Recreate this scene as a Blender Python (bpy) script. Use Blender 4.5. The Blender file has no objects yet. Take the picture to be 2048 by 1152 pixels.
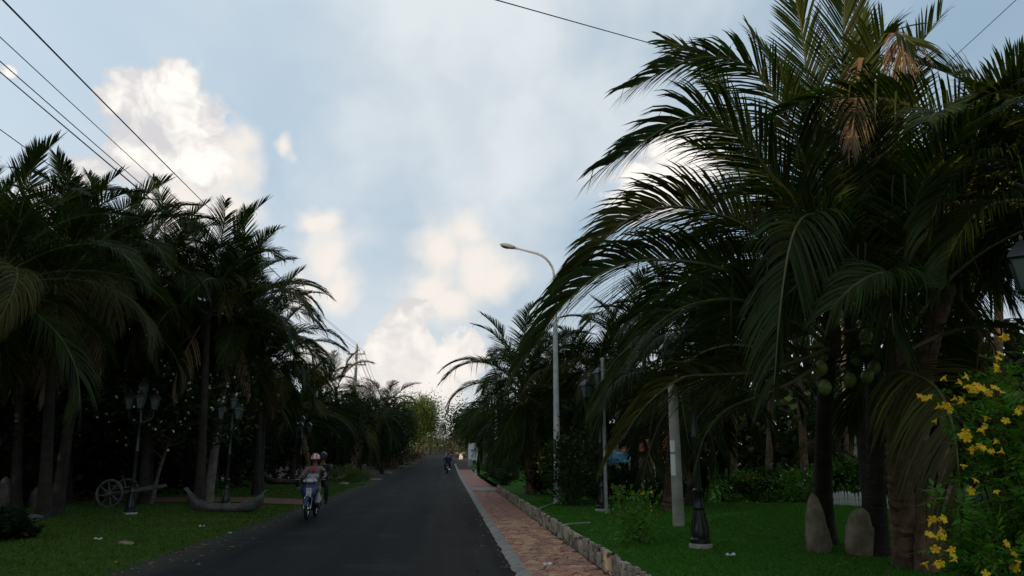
import bpy, bmesh, math, random
import numpy as np
from mathutils import Vector, Matrix, noise as mnoise

SC = bpy.context.scene
COL = SC.collection
R = math.radians
PI = math.pi
random.seed(7)
rng = np.random.default_rng(7)

# ------------------------------------------------------------------ camera
FPX = 1500.0                                    # focal length in pixels of the 2048 px wide photograph
CAM = Vector((0, 0, 1.7))
cam_d = bpy.data.cameras.new('camera')
cam = bpy.data.objects.new('camera', cam_d)
COL.objects.link(cam)
cam.location = CAM
cam.rotation_euler = (R(90 + 12.52), 0, R(-4.87))
cam_d.sensor_width = 36
cam_d.lens = FPX / 2048 * 36
cam_d.clip_start = 0.05
cam_d.clip_end = 3000
SC.camera = cam
ROT = cam.rotation_euler.to_matrix()

# ------------------------------------------------------------------ light
SUN_EL, SUN_AZ = R(10.0), R(240)                 # azimuth clockwise from +Y (the road's direction): behind and to the left
SUN_DIR = Vector((math.cos(SUN_EL) * math.sin(SUN_AZ), math.cos(SUN_EL) * math.cos(SUN_AZ), math.sin(SUN_EL)))
sun_d = bpy.data.lights.new('sun', 'SUN')
sun_d.energy = 4.2
sun_d.angle = R(0.5)
sun_d.color = (1.0, 0.74, 0.46)
sun = bpy.data.objects.new('sun', sun_d)
COL.objects.link(sun)
sun.rotation_euler = (-SUN_DIR).to_track_quat('-Z', 'Y').to_euler()
SC.view_settings.view_transform = 'Standard'
SC.view_settings.look = 'None'
SC.view_settings.exposure = 0.0
SC.view_settings.gamma = 1.0
SC.view_settings.use_curve_mapping = False
SC.cycles.use_denoising = True
SC.cycles.max_bounces = 5
SC.cycles.diffuse_bounces = 2
SC.cycles.glossy_bounces = 2
SC.cycles.transmission_bounces = 3
SC.cycles.transparent_max_bounces = 8
SC.cycles.caustics_reflective = False
SC.cycles.caustics_refractive = False


def ray(u, v):
    return ROT @ Vector(((u - 1024) / FPX, -(v - 576) / FPX, -1))


def gz(y):                                      # the road climbs gently beyond sixty metres
    t = max(0.0, y - 55)
    return 0.0125 * (t - 8 * (1 - math.exp(-t / 8)))


def G(u, v, z=0.0):                             # point on the (rising) ground seen at a pixel, z above the road level
    d = ray(u, v)
    y = 10.0
    for _ in range(60):
        zz = gz(y) + z
        t = (zz - CAM.z) / d.z
        y = 0.5 * y + 0.5 * min(400, max(1, d.y * t))
    t = y / d.y
    p = CAM + d * t
    return Vector((p.x, p.y, gz(p.y) + z))


def at(u, v, Y):                                # point seen at a pixel at distance Y along the road
    d = ray(u, v)
    return CAM + d * (Y / d.y)


# ------------------------------------------------------------------ sky
W = bpy.data.worlds.new('World')
SC.world = W
W.use_nodes = True
nt = W.node_tree
nt.nodes.clear()


class NT:
    def __init__(s, tree):
        s.t = tree

    def n(s, typ, **kw):
        nd = s.t.nodes.new(typ)
        for k, v in kw.items():
            if k == 'i':
                for kk, vv in v.items():
                    if isinstance(vv, bpy.types.NodeSocket):
                        s.t.links.new(vv, nd.inputs[kk])
                    else:
                        nd.inputs[kk].default_value = vv
            else:
                setattr(nd, k, v)
        return nd

    def m(s, op, a, b=0.0, c=None, clamp=False):
        i = {0: a, 1: b}
        if c is not None:
            i[2] = c
        return s.n('ShaderNodeMath', operation=op, use_clamp=clamp, i=i).outputs[0]

    def mr(s, x, a, b, c=0.0, d=1.0, kind='SMOOTHSTEP'):
        return s.n('ShaderNodeMapRange', interpolation_type=kind, i={0: x, 1: a, 2: b, 3: c, 4: d}).outputs[0]

    def mix(s, f, a, b, mode='MIX'):
        nd = s.n('ShaderNodeMix', data_type='RGBA', blend_type=mode)
        for k, v in ((0, f), (6, a), (7, b)):
            if isinstance(v, bpy.types.NodeSocket):
                s.t.links.new(v, nd.inputs[k])
            else:
                nd.inputs[k].default_value = v if k == 0 else (tuple(v) + (1,))[:4]
        return nd.outputs[2]

    def noise(s, vec, scale, detail=4, rough=0.55, dist=0.0, out=0):
        i = {'Scale': scale, 'Detail': detail, 'Roughness': rough, 'Distortion': dist}
        if vec is not None:
            i['Vector'] = vec
        return s.n('ShaderNodeTexNoise', i=i).outputs[out]


w = NT(nt)
tc = w.n('ShaderNodeTexCoord').outputs['Generated']
sky = w.n('ShaderNodeTexSky', sky_type='NISHITA', sun_disc=False, sun_elevation=SUN_EL, sun_rotation=SUN_AZ,
          altitude=0, air_density=1.0, dust_density=1.2, ozone_density=1.0)
SKY_STRENGTH = 0.10
K = 1.0 / SKY_STRENGTH
sep = w.n('ShaderNodeSeparateXYZ', i={0: tc})
el = sep.outputs[2]
# domain warp for billowing edges
wn = w.n('ShaderNodeVectorMath', operation='SUBTRACT', i={0: w.noise(tc, 9, 3, 0.6, 0, 1), 1: (0.5, 0.5, 0.5)}).outputs[0]
wdir = w.n('ShaderNodeVectorMath', operation='MULTIPLY_ADD', i={0: wn, 1: (0.10, 0.10, 0.10), 2: tc}).outputs[0]


def blobs(lst):
    acc = None
    for (u, v, r) in lst:
        c = ray(u, v).normalized()
        e = ray(u + r, v).normalized()
        rr = (e - c).length
        dist = w.n('ShaderNodeVectorMath', operation='DISTANCE', i={0: wdir, 1: tuple(c)}).outputs[1]
        val = w.mr(dist, 0.0, rr * 1.5, 1.0, 0.0, 'LINEAR')
        acc = val if acc is None else w.n('ShaderNodeMath', operation='SMOOTH_MAX', i={0: acc, 1: val, 2: 0.12}).outputs[0]
    return acc


fb = w.noise(tc, 19, 7, 0.66)
fb2 = w.noise(wdir, 5.5, 3, 0.55)
# crisp bright cumulus
cum = blobs([(370, 178, 50), (290, 212, 68), (380, 250, 80), (290, 300, 95), (230, 205, 40), (165, 345, 66), (390, 320, 70), (60, 420, 70), (-10, 125, 22),
             (842, 628, 34), (815, 640, 24), (765, 705, 50), (830, 700, 65), (905, 720, 60), (820, 775, 100), (945, 700, 50), (700, 760, 60), (625, 715, 50), (880, 850, 60),
             (1300, 385, 80), (1345, 340, 80), (1255, 430, 50), (1400, 300, 80)])
soft = blobs([(420, 340, 95), (350, 420, 110), (460, 290, 60), (460, 420, 70), (940, 470, 60), (880, 495, 70), (965, 550, 85), (860, 560, 65), (1005, 565, 60), (900, 600, 70),
              (650, 510, 75), (690, 570, 60), (630, 440, 45), (600, 600, 60), (572, 290, 24), (470, 340, 60)])
# the same sort of clouds go on all round
ar = w.noise(wdir, 3.1, 2, 0.5)
band = w.mr(el, 0.02, 0.12, 0.0, 1.0)
band = w.m('MULTIPLY', band, w.mr(el, 0.35, 0.65, 1.0, 0.0))
aim = ray(1000, 450).normalized()
front = w.n('ShaderNodeVectorMath', operation='DOT_PRODUCT', i={0: tc, 1: tuple(aim)}).outputs[1]
away = w.mr(front, 0.78, 0.62, 0.0, 1.0)
others = w.m('MULTIPLY', w.m('MULTIPLY', w.mr(ar, 0.50, 0.72, 0.0, 0.9), band), away)
cum = w.m('MAXIMUM', cum, others)
cmask = w.mr(w.m('ADD', cum, w.m('MULTIPLY', w.m('SUBTRACT', fb, 0.5), 1.05)), 0.26, 0.50)
smask = w.m('MULTIPLY', w.mr(w.m('ADD', soft, w.m('MULTIPLY', w.m('SUBTRACT', fb, 0.5), 0.35)), 0.16, 0.85), 0.85)
# high thin veil, streaked
proj = w.n('ShaderNodeVectorMath', operation='DIVIDE', i={0: tc, 1: w.n('ShaderNodeCombineXYZ', i={0: w.m('ADD', el, 0.25), 1: w.m('ADD', el, 0.25), 2: 1.0}).outputs[0]}).outputs[0]
pm = w.n('ShaderNodeMapping', i={0: proj, 'Rotation': (0, 0, R(35)), 'Scale': (1.0, 0.55, 1.0), 'Location': (0.35, 0.2, 0)}).outputs[0]
v1 = w.noise(pm, 1.9, 4, 0.58, 0.6)
v2 = w.noise(pm, 7.0, 2, 0.6, 0.4)
vb = None
for (u_, v_, r_) in [(900, 60, 480), (1120, 260, 330), (1000, 420, 260), (750, 640, 260)]:
    c_ = ray(u_, v_).normalized(); e_ = ray(u_ + r_, v_).normalized()
    q_ = w.mr(w.n('ShaderNodeVectorMath', operation='DISTANCE', i={0: wdir, 1: tuple(c_)}).outputs[1], 0.0, (e_ - c_).length, 0.30, 0.0)
    vb = q_ if vb is None else w.m('MAXIMUM', vb, q_)
veil = w.mr(w.m('ADD', w.m('ADD', w.m('MULTIPLY', v1, 0.70), w.m('MULTIPLY', v2, 0.22)), vb), 0.30, 0.82)
base = w.mix(1.0, sky.outputs[0], (1.35, 1.22, 1.10), 'MULTIPLY')
toward = w.n('ShaderNodeVectorMath', operation='DOT_PRODUCT', i={0: tc, 1: (math.sin(SUN_AZ), math.cos(SUN_AZ), 0.0)}).outputs[1]
blue = w.mix(w.mr(toward, -0.95, 0.15, 0.0, 1.0, 'LINEAR'), tuple(c * K for c in (0.29, 0.43, 0.57)), tuple(c * K for c in (0.68, 0.82, 0.95)))
base = w.mix(w.mr(el, 0.55, 0.95, 0.85, 0.15), base, blue)
hz = w.mr(el, 0.0, 0.28, 0.8, 0.0)
base = w.mix(hz, base, tuple(c * K for c in (0.72, 0.76, 0.77)))
vcol = w.mix(w.mr(fb2, 0.35, 0.65), tuple(c * K for c in (0.66, 0.73, 0.79)), tuple(c * K for c in (0.82, 0.86, 0.88)))
col = w.mix(w.m('MULTIPLY', veil, w.mr(el, 0.55, 0.95, 0.85, 0.25)), base, vcol)
col = w.mix(smask, col, tuple(c * K for c in (1.0, 0.91, 0.82)))
sh_dir = w.n('ShaderNodeVectorMath', operation='ADD', i={0: wdir, 1: (-0.028, -0.010, 0.030)}).outputs[0]
relief = w.m('SUBTRACT', w.noise(wdir, 13, 4, 0.6), w.noise(sh_dir, 13, 4, 0.6))
bright = w.mr(w.m('ADD', w.m('ADD', w.m('MULTIPLY', cum, 0.45), w.m('MULTIPLY', fb2, 0.70)), w.m('MULTIPLY', relief, 1.3)), 0.36, 0.82)
ccol = w.mix(bright, tuple(c * K for c in (0.70, 0.68, 0.69)), tuple(c * K for c in (1.10, 1.05, 0.98)))
ccol = w.mix(w.mr(el, 0.06, 0.24, 0.75, 0.0), ccol, tuple(c * K for c in (0.93, 0.86, 0.80)))
col = w.mix(w.m('MULTIPLY', cmask, w.mr(el, 0.01, 0.10, 0.45, 0.95)), col, ccol)
bg = w.n('ShaderNodeBackground', i={0: col, 1: SKY_STRENGTH})
wo = w.n('ShaderNodeOutputWorld')
nt.links.new(bg.outputs[0], wo.inputs[0])
W.cycles.sampling_method = 'MANUAL'
W.cycles.sample_map_resolution = 512

# ------------------------------------------------------------------ materials
MAT = {}


def mat(name, col, rough=0.7, var=0.0, nscale=0.0, namt=0.3, spec=0.3, metal=0.0, trans=0.0, tcol=None, bump=0.0, bscale=40, island=False, coords='Object'):
    m = bpy.data.materials.new(name)
    m.use_nodes = True
    t = NT(m.node_tree)
    m.node_tree.nodes.clear()
    tcn = t.n('ShaderNodeTexCoord').outputs[coords]
    c = t.mix(0.0, col, col)
    if var:
        if island:
            rnd = t.n('ShaderNodeNewGeometry').outputs['Random Per Island']
        else:
            rnd = t.n('ShaderNodeObjectInfo').outputs['Random']
        hs = t.n('ShaderNodeHueSaturation', i={'Hue': t.mr(rnd, 0, 1, 0.5 - 0.06 * var, 0.5 + 0.05 * var, 'LINEAR'), 'Saturation': 1.0,
                                               'Value': t.mr(rnd, 0, 1, 1 - 0.6 * var, 1 + 0.7 * var, 'LINEAR'), 'Color': c})
        c = hs.outputs[0]
    if nscale:
        n1 = t.noise(tcn, nscale, 5, 0.6)
        c = t.mix(1.0, c, t.mix(t.mr(n1, 0.3, 0.7), tuple(1 - namt for _ in range(3)), tuple(1 + namt for _ in range(3))), 'MULTIPLY')
    p = t.n('ShaderNodeBsdfPrincipled', i={'Base Color': c, 'Roughness': rough, 'Metallic': metal, 'Specular IOR Level': spec})
    if bump:
        bn = t.n('ShaderNodeBump', i={'Strength': bump, 'Distance': 0.02, 'Height': t.noise(tcn, bscale, 5, 0.6)})
        t.t.links.new(bn.outputs[0], p.inputs['Normal'])
    o = p.outputs[0]
    if trans:
        tr = t.n('ShaderNodeBsdfTranslucent', i={0: t.mix(1.0, c, tcol or (1.5, 1.7, 0.6), 'MULTIPLY')})
        o = t.n('ShaderNodeMixShader', i={0: trans, 1: o, 2: tr.outputs[0]}).outputs[0]
    out = t.n('ShaderNodeOutputMaterial')
    t.t.links.new(o, out.inputs[0])
    MAT[name] = m
    return m


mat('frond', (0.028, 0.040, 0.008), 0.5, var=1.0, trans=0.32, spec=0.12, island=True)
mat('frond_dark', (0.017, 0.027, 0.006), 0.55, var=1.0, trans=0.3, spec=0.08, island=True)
mat('frond_old_or_sunlit', (0.055, 0.052, 0.012), 0.55, var=0.9, trans=0.3, spec=0.12, island=True)  # yellowing fronds; also sunlight painted into the colour of one arching frond
mat('rachis', (0.07, 0.075, 0.02), 0.5, spec=0.4, nscale=6)
mat('frond_dry', (0.20, 0.14, 0.08), 0.8, var=0.6, trans=0.2, island=True, tcol=(1.2, 1.0, 0.7))
mat('rachis_dry', (0.17, 0.11, 0.06), 0.8)
mat('bark_palm', (0.03, 0.025, 0.02), 0.9, nscale=5, namt=0.45, bump=0.6, bscale=25)
mat('bark_red', (0.15, 0.09, 0.058), 0.9, nscale=7, namt=0.5, bump=0.7, bscale=30)
mat('bark_pale', (0.14, 0.125, 0.105), 0.85, nscale=5, namt=0.4, bump=0.4)
mat('bark_dark', (0.055, 0.045, 0.035), 0.9, nscale=6, namt=0.4, bump=0.5)
mat('coconut', (0.16, 0.24, 0.045), 0.38, var=0.4, nscale=5, namt=0.2, spec=0.45)
mat('fibre', (0.05, 0.036, 0.024), 0.95, nscale=20, namt=0.5)
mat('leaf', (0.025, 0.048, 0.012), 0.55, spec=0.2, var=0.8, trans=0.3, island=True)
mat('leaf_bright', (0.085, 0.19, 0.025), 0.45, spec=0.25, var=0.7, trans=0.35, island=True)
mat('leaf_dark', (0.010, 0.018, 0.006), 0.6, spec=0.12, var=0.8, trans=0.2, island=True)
mat('leaf_yellow', (0.085, 0.115, 0.022), 0.5, var=0.8, trans=0.35, island=True)
mat('needle', (0.055, 0.065, 0.030), 0.6, var=0.8, trans=0.25, island=True)
mat('needle_dry', (0.075, 0.055, 0.030), 0.7, var=0.8, trans=0.2, island=True)
mat('blossom_white', (0.75, 0.72, 0.62), 0.6, var=0.2, island=True)
mat('blossom_pink', (0.72, 0.36, 0.28), 0.6, var=0.4, island=True)
mat('blossom_yellow', (0.85, 0.56, 0.025), 0.5, var=0.12, trans=0.3, tcol=(1.1, 1.0, 0.6))
mat('grass_blade', (0.05, 0.16, 0.011), 0.6, var=0.6, trans=0.25, island=True)
mat('soil', (0.06, 0.040, 0.028), 0.95, nscale=0.7, namt=0.5, bump=0.5, bscale=12)
mat('concrete', (0.30, 0.275, 0.235), 0.85, nscale=5, namt=0.25, bump=0.25, bscale=30)
mat('concrete_pale', (0.34, 0.32, 0.27), 0.85, nscale=3, namt=0.25, bump=0.25, bscale=30)
mat('paving', (0.47, 0.255, 0.16), 0.8, var=0.35, nscale=7, namt=0.28, bump=0.5, bscale=35)
mat('brick_path', (0.15, 0.075, 0.047), 0.85, nscale=9, namt=0.3, bump=0.4)
mat('mortar', (0.07, 0.05, 0.038), 0.95, nscale=8, namt=0.4)
mat('wall_stone', (0.33, 0.29, 0.22), 0.85, var=0.6, nscale=12, namt=0.3, bump=0.6, bscale=30)
mat('boulder', (0.22, 0.18, 0.125), 0.9, nscale=5, namt=0.35, bump=0.8, bscale=14)
mat('boulder_pale', (0.085, 0.082, 0.075), 0.9, nscale=4, namt=0.35, bump=0.8, bscale=14)
mat('black_iron', (0.010, 0.014, 0.012), 0.38, spec=0.5, nscale=12, namt=0.3)
mat('galvanised', (0.30, 0.31, 0.30), 0.5, nscale=5, namt=0.2, metal=0.3)
mat('grey_paint', (0.45, 0.46, 0.44), 0.5, nscale=4, namt=0.15)
mat('lamp_glass', (0.15, 0.20, 0.175), 0.25, trans=0.4, tcol=(1, 1, 1), nscale=4, namt=0.12, spec=0.5)
mat('wire', (0.03, 0.03, 0.035), 0.6)
mat('insulator', (0.12, 0.08, 0.06), 0.3)
mat('old_wood', (0.10, 0.098, 0.092), 0.85, nscale=4, namt=0.45, bump=0.5)
mat('dark_wood', (0.07, 0.06, 0.05), 0.85, nscale=5, namt=0.4, bump=0.5)
mat('roof_tile', (0.36, 0.10, 0.04), 0.8, nscale=6, namt=0.3, var=0.2)
mat('plaster', (0.30, 0.19, 0.12), 0.9, nscale=2, namt=0.2)
mat('white_paint', (0.72, 0.71, 0.67), 0.6, nscale=4, namt=0.12)
mat('glass_dark', (0.02, 0.025, 0.03), 0.08, spec=0.6)
mat('tarp', (0.12, 0.38, 0.52), 0.6, nscale=5, namt=0.3)
mat('sign_white', (0.74, 0.76, 0.76), 0.5, nscale=3, namt=0.05)
mat('sign_ink', (0.05, 0.06, 0.09), 0.6)
mat('sign_grey', (0.42, 0.45, 0.48), 0.6)
mat('rubber', (0.015, 0.015, 0.015), 0.7)
mat('chrome', (0.55, 0.55, 0.55), 0.2, metal=1.0)
mat('scooter_blue', (0.012, 0.03, 0.085), 0.25, spec=0.5)
mat('scooter_black', (0.015, 0.016, 0.02), 0.35, spec=0.5)
mat('scooter_silver', (0.30, 0.32, 0.34), 0.25, metal=0.4)
mat('headlight', (0.45, 0.48, 0.5), 0.1, spec=0.6)
mat('red_lens', (0.4, 0.02, 0.02), 0.2)
mat('skin', (0.20, 0.11, 0.07), 0.6)
mat('eye', (0.02, 0.015, 0.015), 0.3)
mat('hair', (0.012, 0.010, 0.009), 0.5)
mat('cloth_beige', (0.17, 0.155, 0.13), 0.9, nscale=14, namt=0.2)
mat('cloth_grey', (0.14, 0.14, 0.13), 0.9, nscale=14, namt=0.2)
mat('cloth_khaki', (0.16, 0.14, 0.10), 0.9, nscale=14, namt=0.2)
mat('cloth_black', (0.018, 0.017, 0.02), 0.9, nscale=14, namt=0.2)
mat('cloth_white', (0.33, 0.35, 0.38), 0.9, nscale=14, namt=0.1)
mat('cloth_red', (0.50, 0.03, 0.04), 0.85)
mat('cloth_navy', (0.02, 0.028, 0.07), 0.9)
mat('cloth_purple', (0.07, 0.06, 0.20), 0.9)
mat('helmet_white', (0.6, 0.6, 0.58), 0.25)
mat('helmet_tan', (0.55, 0.38, 0.16), 0.35)
mat('helmet_black', (0.02, 0.02, 0.022), 0.25)
mat('litter', (0.72, 0.72, 0.70), 0.7)


def road_material():
    m = bpy.data.materials.new('asphalt'); m.use_nodes = True
    t = NT(m.node_tree); m.node_tree.nodes.clear()
    oc = t.n('ShaderNodeTexCoord').outputs['Object']
    s = t.n('ShaderNodeSeparateXYZ', i={0: oc})
    big = t.noise(oc, 0.35, 4, 0.6)
    fine = t.noise(oc, 55, 3, 0.7)
    st = t.n('ShaderNodeMapping', i={0: oc, 'Scale': (1.6, 0.06, 1)}).outputs[0]
    streak = t.noise(st, 1.0, 4, 0.6)
    xw = t.m('ADD', s.outputs[0], t.m('MULTIPLY', t.m('SUBTRACT', big, 0.5), 0.7))
    lane = t.mr(t.m('ADD', xw, t.m('MULTIPLY', s.outputs[1], 0.0)), -0.62, -0.28)
    c = t.mix(lane, (0.0135, 0.0145, 0.015), (0.027, 0.0255, 0.0225))
    c = t.mix(1.0, c, t.mix(t.mr(streak, 0.3, 0.7), (0.65,) * 3, (1.35,) * 3), 'MULTIPLY')
    c = t.mix(1.0, c, t.mix(t.mr(fine, 0.25, 0.75), (0.6,) * 3, (1.4,) * 3), 'MULTIPLY')
    vor = t.n('ShaderNodeTexVoronoi', feature='DISTANCE_TO_EDGE', i={'Vector': t.n('ShaderNodeVectorMath', operation='MULTIPLY_ADD', i={0: t.noise(oc, 2.2, 4, 0.6, 0, 1), 1: (0.9, 0.9, 0), 2: oc}).outputs[0], 'Scale': 0.33})
    crack = t.m('MULTIPLY', t.mr(vor.outputs[0], 0.003, 0.010, 1.0, 0.0), t.mr(t.noise(oc, 0.25, 2, 0.5), 0.48, 0.6))
    c = t.mix(t.m('MULTIPLY', crack, 0.8), c, (0.006, 0.006, 0.006))
    patch = t.mr(t.noise(oc, 0.55, 3, 0.55), 0.57, 0.66, 0, 0.45)
    c = t.mix(patch, c, (0.040, 0.037, 0.031))
    sand = t.mr(t.m('ADD', t.noise(oc, 1.7, 5, 0.7), t.mr(xw, 0.2, 1.1, -0.25, 0.08, 'LINEAR')), 0.56, 0.70, 0, 0.6)
    c = t.mix(sand, c, (0.060, 0.052, 0.040))
    dust = t.mr(t.m('ADD', xw, t.m('MULTIPLY', t.m('SUBTRACT', t.noise(oc, 1.3, 5, 0.65), 0.5), 1.3)), -3.6, -4.9, 0, 0.8)
    c = t.mix(dust, c, (0.06, 0.056, 0.045))
    p = t.n('ShaderNodeBsdfPrincipled', i={'Base Color': c, 'Roughness': 0.85, 'Specular IOR Level': 0.10})
    b = t.n('ShaderNodeBump', i={'Strength': 0.5, 'Distance': 0.01, 'Height': fine})
    t.t.links.new(b.outputs[0], p.inputs['Normal'])
    o = t.n('ShaderNodeOutputMaterial'); t.t.links.new(p.outputs[0], o.inputs[0])
    MAT['asphalt'] = m


def lawn_material(name, a, b, c3):
    m = bpy.data.materials.new(name); m.use_nodes = True
    t = NT(m.node_tree); m.node_tree.nodes.clear()
    oc = t.n('ShaderNodeTexCoord').outputs['Object']
    c = t.mix(t.mr(t.noise(oc, 0.9, 5, 0.65), 0.32, 0.68), a, b)
    c = t.mix(t.mr(t.noise(oc, 2.6, 5, 0.7, 0.5), 0.52, 0.72, 0, 0.7), c, c3)
    c = t.mix(1.0, c, t.mix(t.mr(t.noise(oc, 45, 3, 0.7), 0.25, 0.75), (0.55,) * 3, (1.45,) * 3), 'MULTIPLY')
    p = t.n('ShaderNodeBsdfPrincipled', i={'Base Color': c, 'Roughness': 0.9, 'Specular IOR Level': 0.1})
    bp = t.n('ShaderNodeBump', i={'Strength': 0.8, 'Distance': 0.03, 'Height': t.noise(oc, 30, 4, 0.7)})
    t.t.links.new(bp.outputs[0], p.inputs['Normal'])
    o = t.n('ShaderNodeOutputMaterial'); t.t.links.new(p.outputs[0], o.inputs[0])
    MAT[name] = m


road_material()
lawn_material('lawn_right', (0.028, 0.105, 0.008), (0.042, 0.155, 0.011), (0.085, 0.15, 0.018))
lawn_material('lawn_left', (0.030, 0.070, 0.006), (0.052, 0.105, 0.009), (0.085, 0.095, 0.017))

# ------------------------------------------------------------------ helpers
def tag(o, label=None, cat=None, group=None, kind=None):
    if label: o['label'] = label
    if cat: o['category'] = cat
    if group: o['group'] = group
    if kind: o['kind'] = kind
    return o


def link(name, me, parent=None, loc=None, rz=None):
    o = bpy.data.objects.new(name, me)
    COL.objects.link(o)
    if parent: o.parent = parent
    if loc is not None: o.location = loc
    if rz is not None: o.rotation_euler = (0, 0, rz)
    return o


def thing(name, label, cat, loc=(0, 0, 0), rz=0.0, group=None):
    o = link(name, None, None, loc, rz)
    o.empty_display_size = 0.2
    return tag(o, label, cat, group)


def copy_tree(o, parent=None):
    c = o.copy()
    COL.objects.link(c)
    c.parent = parent
    for ch in list(o.children):
        copy_tree(ch, c)
    return c


def place(src, loc, rz=0.0, label=None, scale=1.0, group=None):
    c = copy_tree(src)
    c.location = loc
    c.rotation_euler = (0, 0, rz)
    c.scale = (scale,) * 3
    if label: c['label'] = label
    if group: c['group'] = group
    return c


class MB:
    def __init__(s):
        s.v, s.f, s.mi = [], [], []

    def add(s, vs, fs, m=0):
        o = len(s.v)
        s.v += [tuple(x) for x in vs]
        s.f += [tuple(i + o for i in f) for f in fs]
        s.mi += [m] * len(fs)
        return s

    def box(s, c, d, m=0, M=None, bev=0.0):
        c = Vector(c); x, y, z = d[0] / 2, d[1] / 2, d[2] / 2
        if bev:
            b = min(bev, x * .9, y * .9, z * .9)
            bm = bmesh.new()
            bmesh.ops.create_cube(bm, size=1, matrix=Matrix.Diagonal((x * 2, y * 2, z * 2, 1)))
            bmesh.ops.bevel(bm, geom=bm.edges[:], offset=b, segments=1, affect='EDGES')
            bm.verts.index_update()
            vs = [v.co.copy() for v in bm.verts]; fs = [tuple(v.index for v in f.verts) for f in bm.faces]
            bm.free()
        else:
            vs = [Vector((i, j, k)) for i in (-x, x) for j in (-y, y) for k in (-z, z)]
            fs = [(0, 1, 3, 2), (4, 6, 7, 5), (0, 4, 5, 1), (2, 3, 7, 6), (0, 2, 6, 4), (1, 5, 7, 3)]
        if M: vs = [M @ v for v in vs]
        return s.add([v + c for v in vs], fs, m)

    def tube(s, pts, rad, n=8, m=0, cap=True):
        pts = [Vector(p) for p in pts]
        if not hasattr(rad, '__len__'): rad = [rad] * len(pts)
        o = []
        prev = None
        for i, p in enumerate(pts):
            t = (pts[min(i + 1, len(pts) - 1)] - pts[max(i - 1, 0)]).normalized()
            if prev is None:
                a = Vector((1, 0, 0)) if abs(t.x) < .9 else Vector((0, 1, 0))
                prev = (a - t * a.dot(t)).normalized()
            else:
                prev = (prev - t * prev.dot(t)).normalized()
            b = t.cross(prev)
            for k in range(n):
                an = 2 * PI * k / n
                o.append(p + (prev * math.cos(an) + b * math.sin(an)) * rad[i])
        fs = []
        for i in range(len(pts) - 1):
            for k in range(n):
                k2 = (k + 1) % n
                fs.append((i * n + k, i * n + k2, (i + 1) * n + k2, (i + 1) * n + k))
        if cap:
            fs.append(tuple(range(n))[::-1]); fs.append(tuple((len(pts) - 1) * n + k for k in range(n)))
        return s.add(o, fs, m)

    def lathe(s, prof, n=12, m=0, c=(0, 0, 0), ph=0.0, M=None):
        c = Vector(c)
        vs = []
        for (r, z) in prof:
            for k in range(n):
                a = 2 * PI * k / n + ph
                p = Vector((r * math.cos(a), r * math.sin(a), z))
                vs.append((M @ p if M else p) + c)
        fs = []
        for i in range(len(prof) - 1):
            for k in range(n):
                k2 = (k + 1) % n
                fs.append((i * n + k, i * n + k2, (i + 1) * n + k2, (i + 1) * n + k))
        fs.append(tuple(range(n))[::-1]); fs.append(tuple((len(prof) - 1) * n + k for k in range(n)))
        return s.add(vs, fs, m)

    def ball(s, c, r, n=10, k=6, m=0, M=None):
        rr = r if hasattr(r, '__len__') else (r, r, r)
        prof = [(math.sin(PI * i / k), -math.cos(PI * i / k)) for i in range(k + 1)]
        prof[0] = (0.02, -1); prof[-1] = (0.02, 1)
        D = Matrix.Diagonal((rr[0], rr[1], rr[2]))
        return s.lathe(prof, n, m, c, 0, (M @ D) if M else D)

    def torus(s, c, R0, r0, n=20, k=8, m=0, M=None):
        c = Vector(c); vs = []
        for i in range(n):
            a = 2 * PI * i / n
            for j in range(k):
                b = 2 * PI * j / k
                p = Vector(((R0 + r0 * math.cos(b)) * math.cos(a), (R0 + r0 * math.cos(b)) * math.sin(a), r0 * math.sin(b)))
                vs.append((M @ p if M else p) + c)
        fs = [(i * k + j, ((i + 1) % n) * k + j, ((i + 1) % n) * k + (j + 1) % k, i * k + (j + 1) % k) for i in range(n) for j in range(k)]
        return s.add(vs, fs, m)

    def mesh(s, name, mats, smooth=True):
        me = bpy.data.meshes.new(name)
        me.from_pydata(s.v, [], s.f)
        for mm in (mats if isinstance(mats, (list, tuple)) else [mats]):
            me.materials.append(MAT[mm])
        me.polygons.foreach_set('material_index', s.mi)
        if smooth:
            me.polygons.foreach_set('use_smooth', [True] * len(s.f))
            me.set_sharp_from_angle(angle=R(38))
        me.update()
        return me

    def build(s, name, mats, parent=None, smooth=True, loc=None, rz=None):
        return link(name, s.mesh(name, mats, smooth), parent, loc, rz)


def tri_mesh(name, V, nper, mats, mi=None, polys=None):
    """V: (N*nper,3) array of vertices, each consecutive nper a polygon."""
    V = np.asarray(V, dtype=np.float32).reshape(-1, 3)
    nf = len(V) // nper
    me = bpy.data.meshes.new(name)
    me.vertices.add(len(V)); me.vertices.foreach_set('co', V.ravel())
    me.loops.add(len(V)); me.loops.foreach_set('vertex_index', np.arange(len(V), dtype=np.int32))
    me.polygons.add(nf); me.polygons.foreach_set('loop_start', np.arange(0, len(V), nper, dtype=np.int32))
    for mm in (mats if isinstance(mats, (list, tuple)) else [mats]):
        me.materials.append(MAT[mm])
    if mi is not None:
        me.polygons.foreach_set('material_index', np.asarray(mi, dtype=np.int32))
    me.update(calc_edges=True)
    return me


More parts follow.
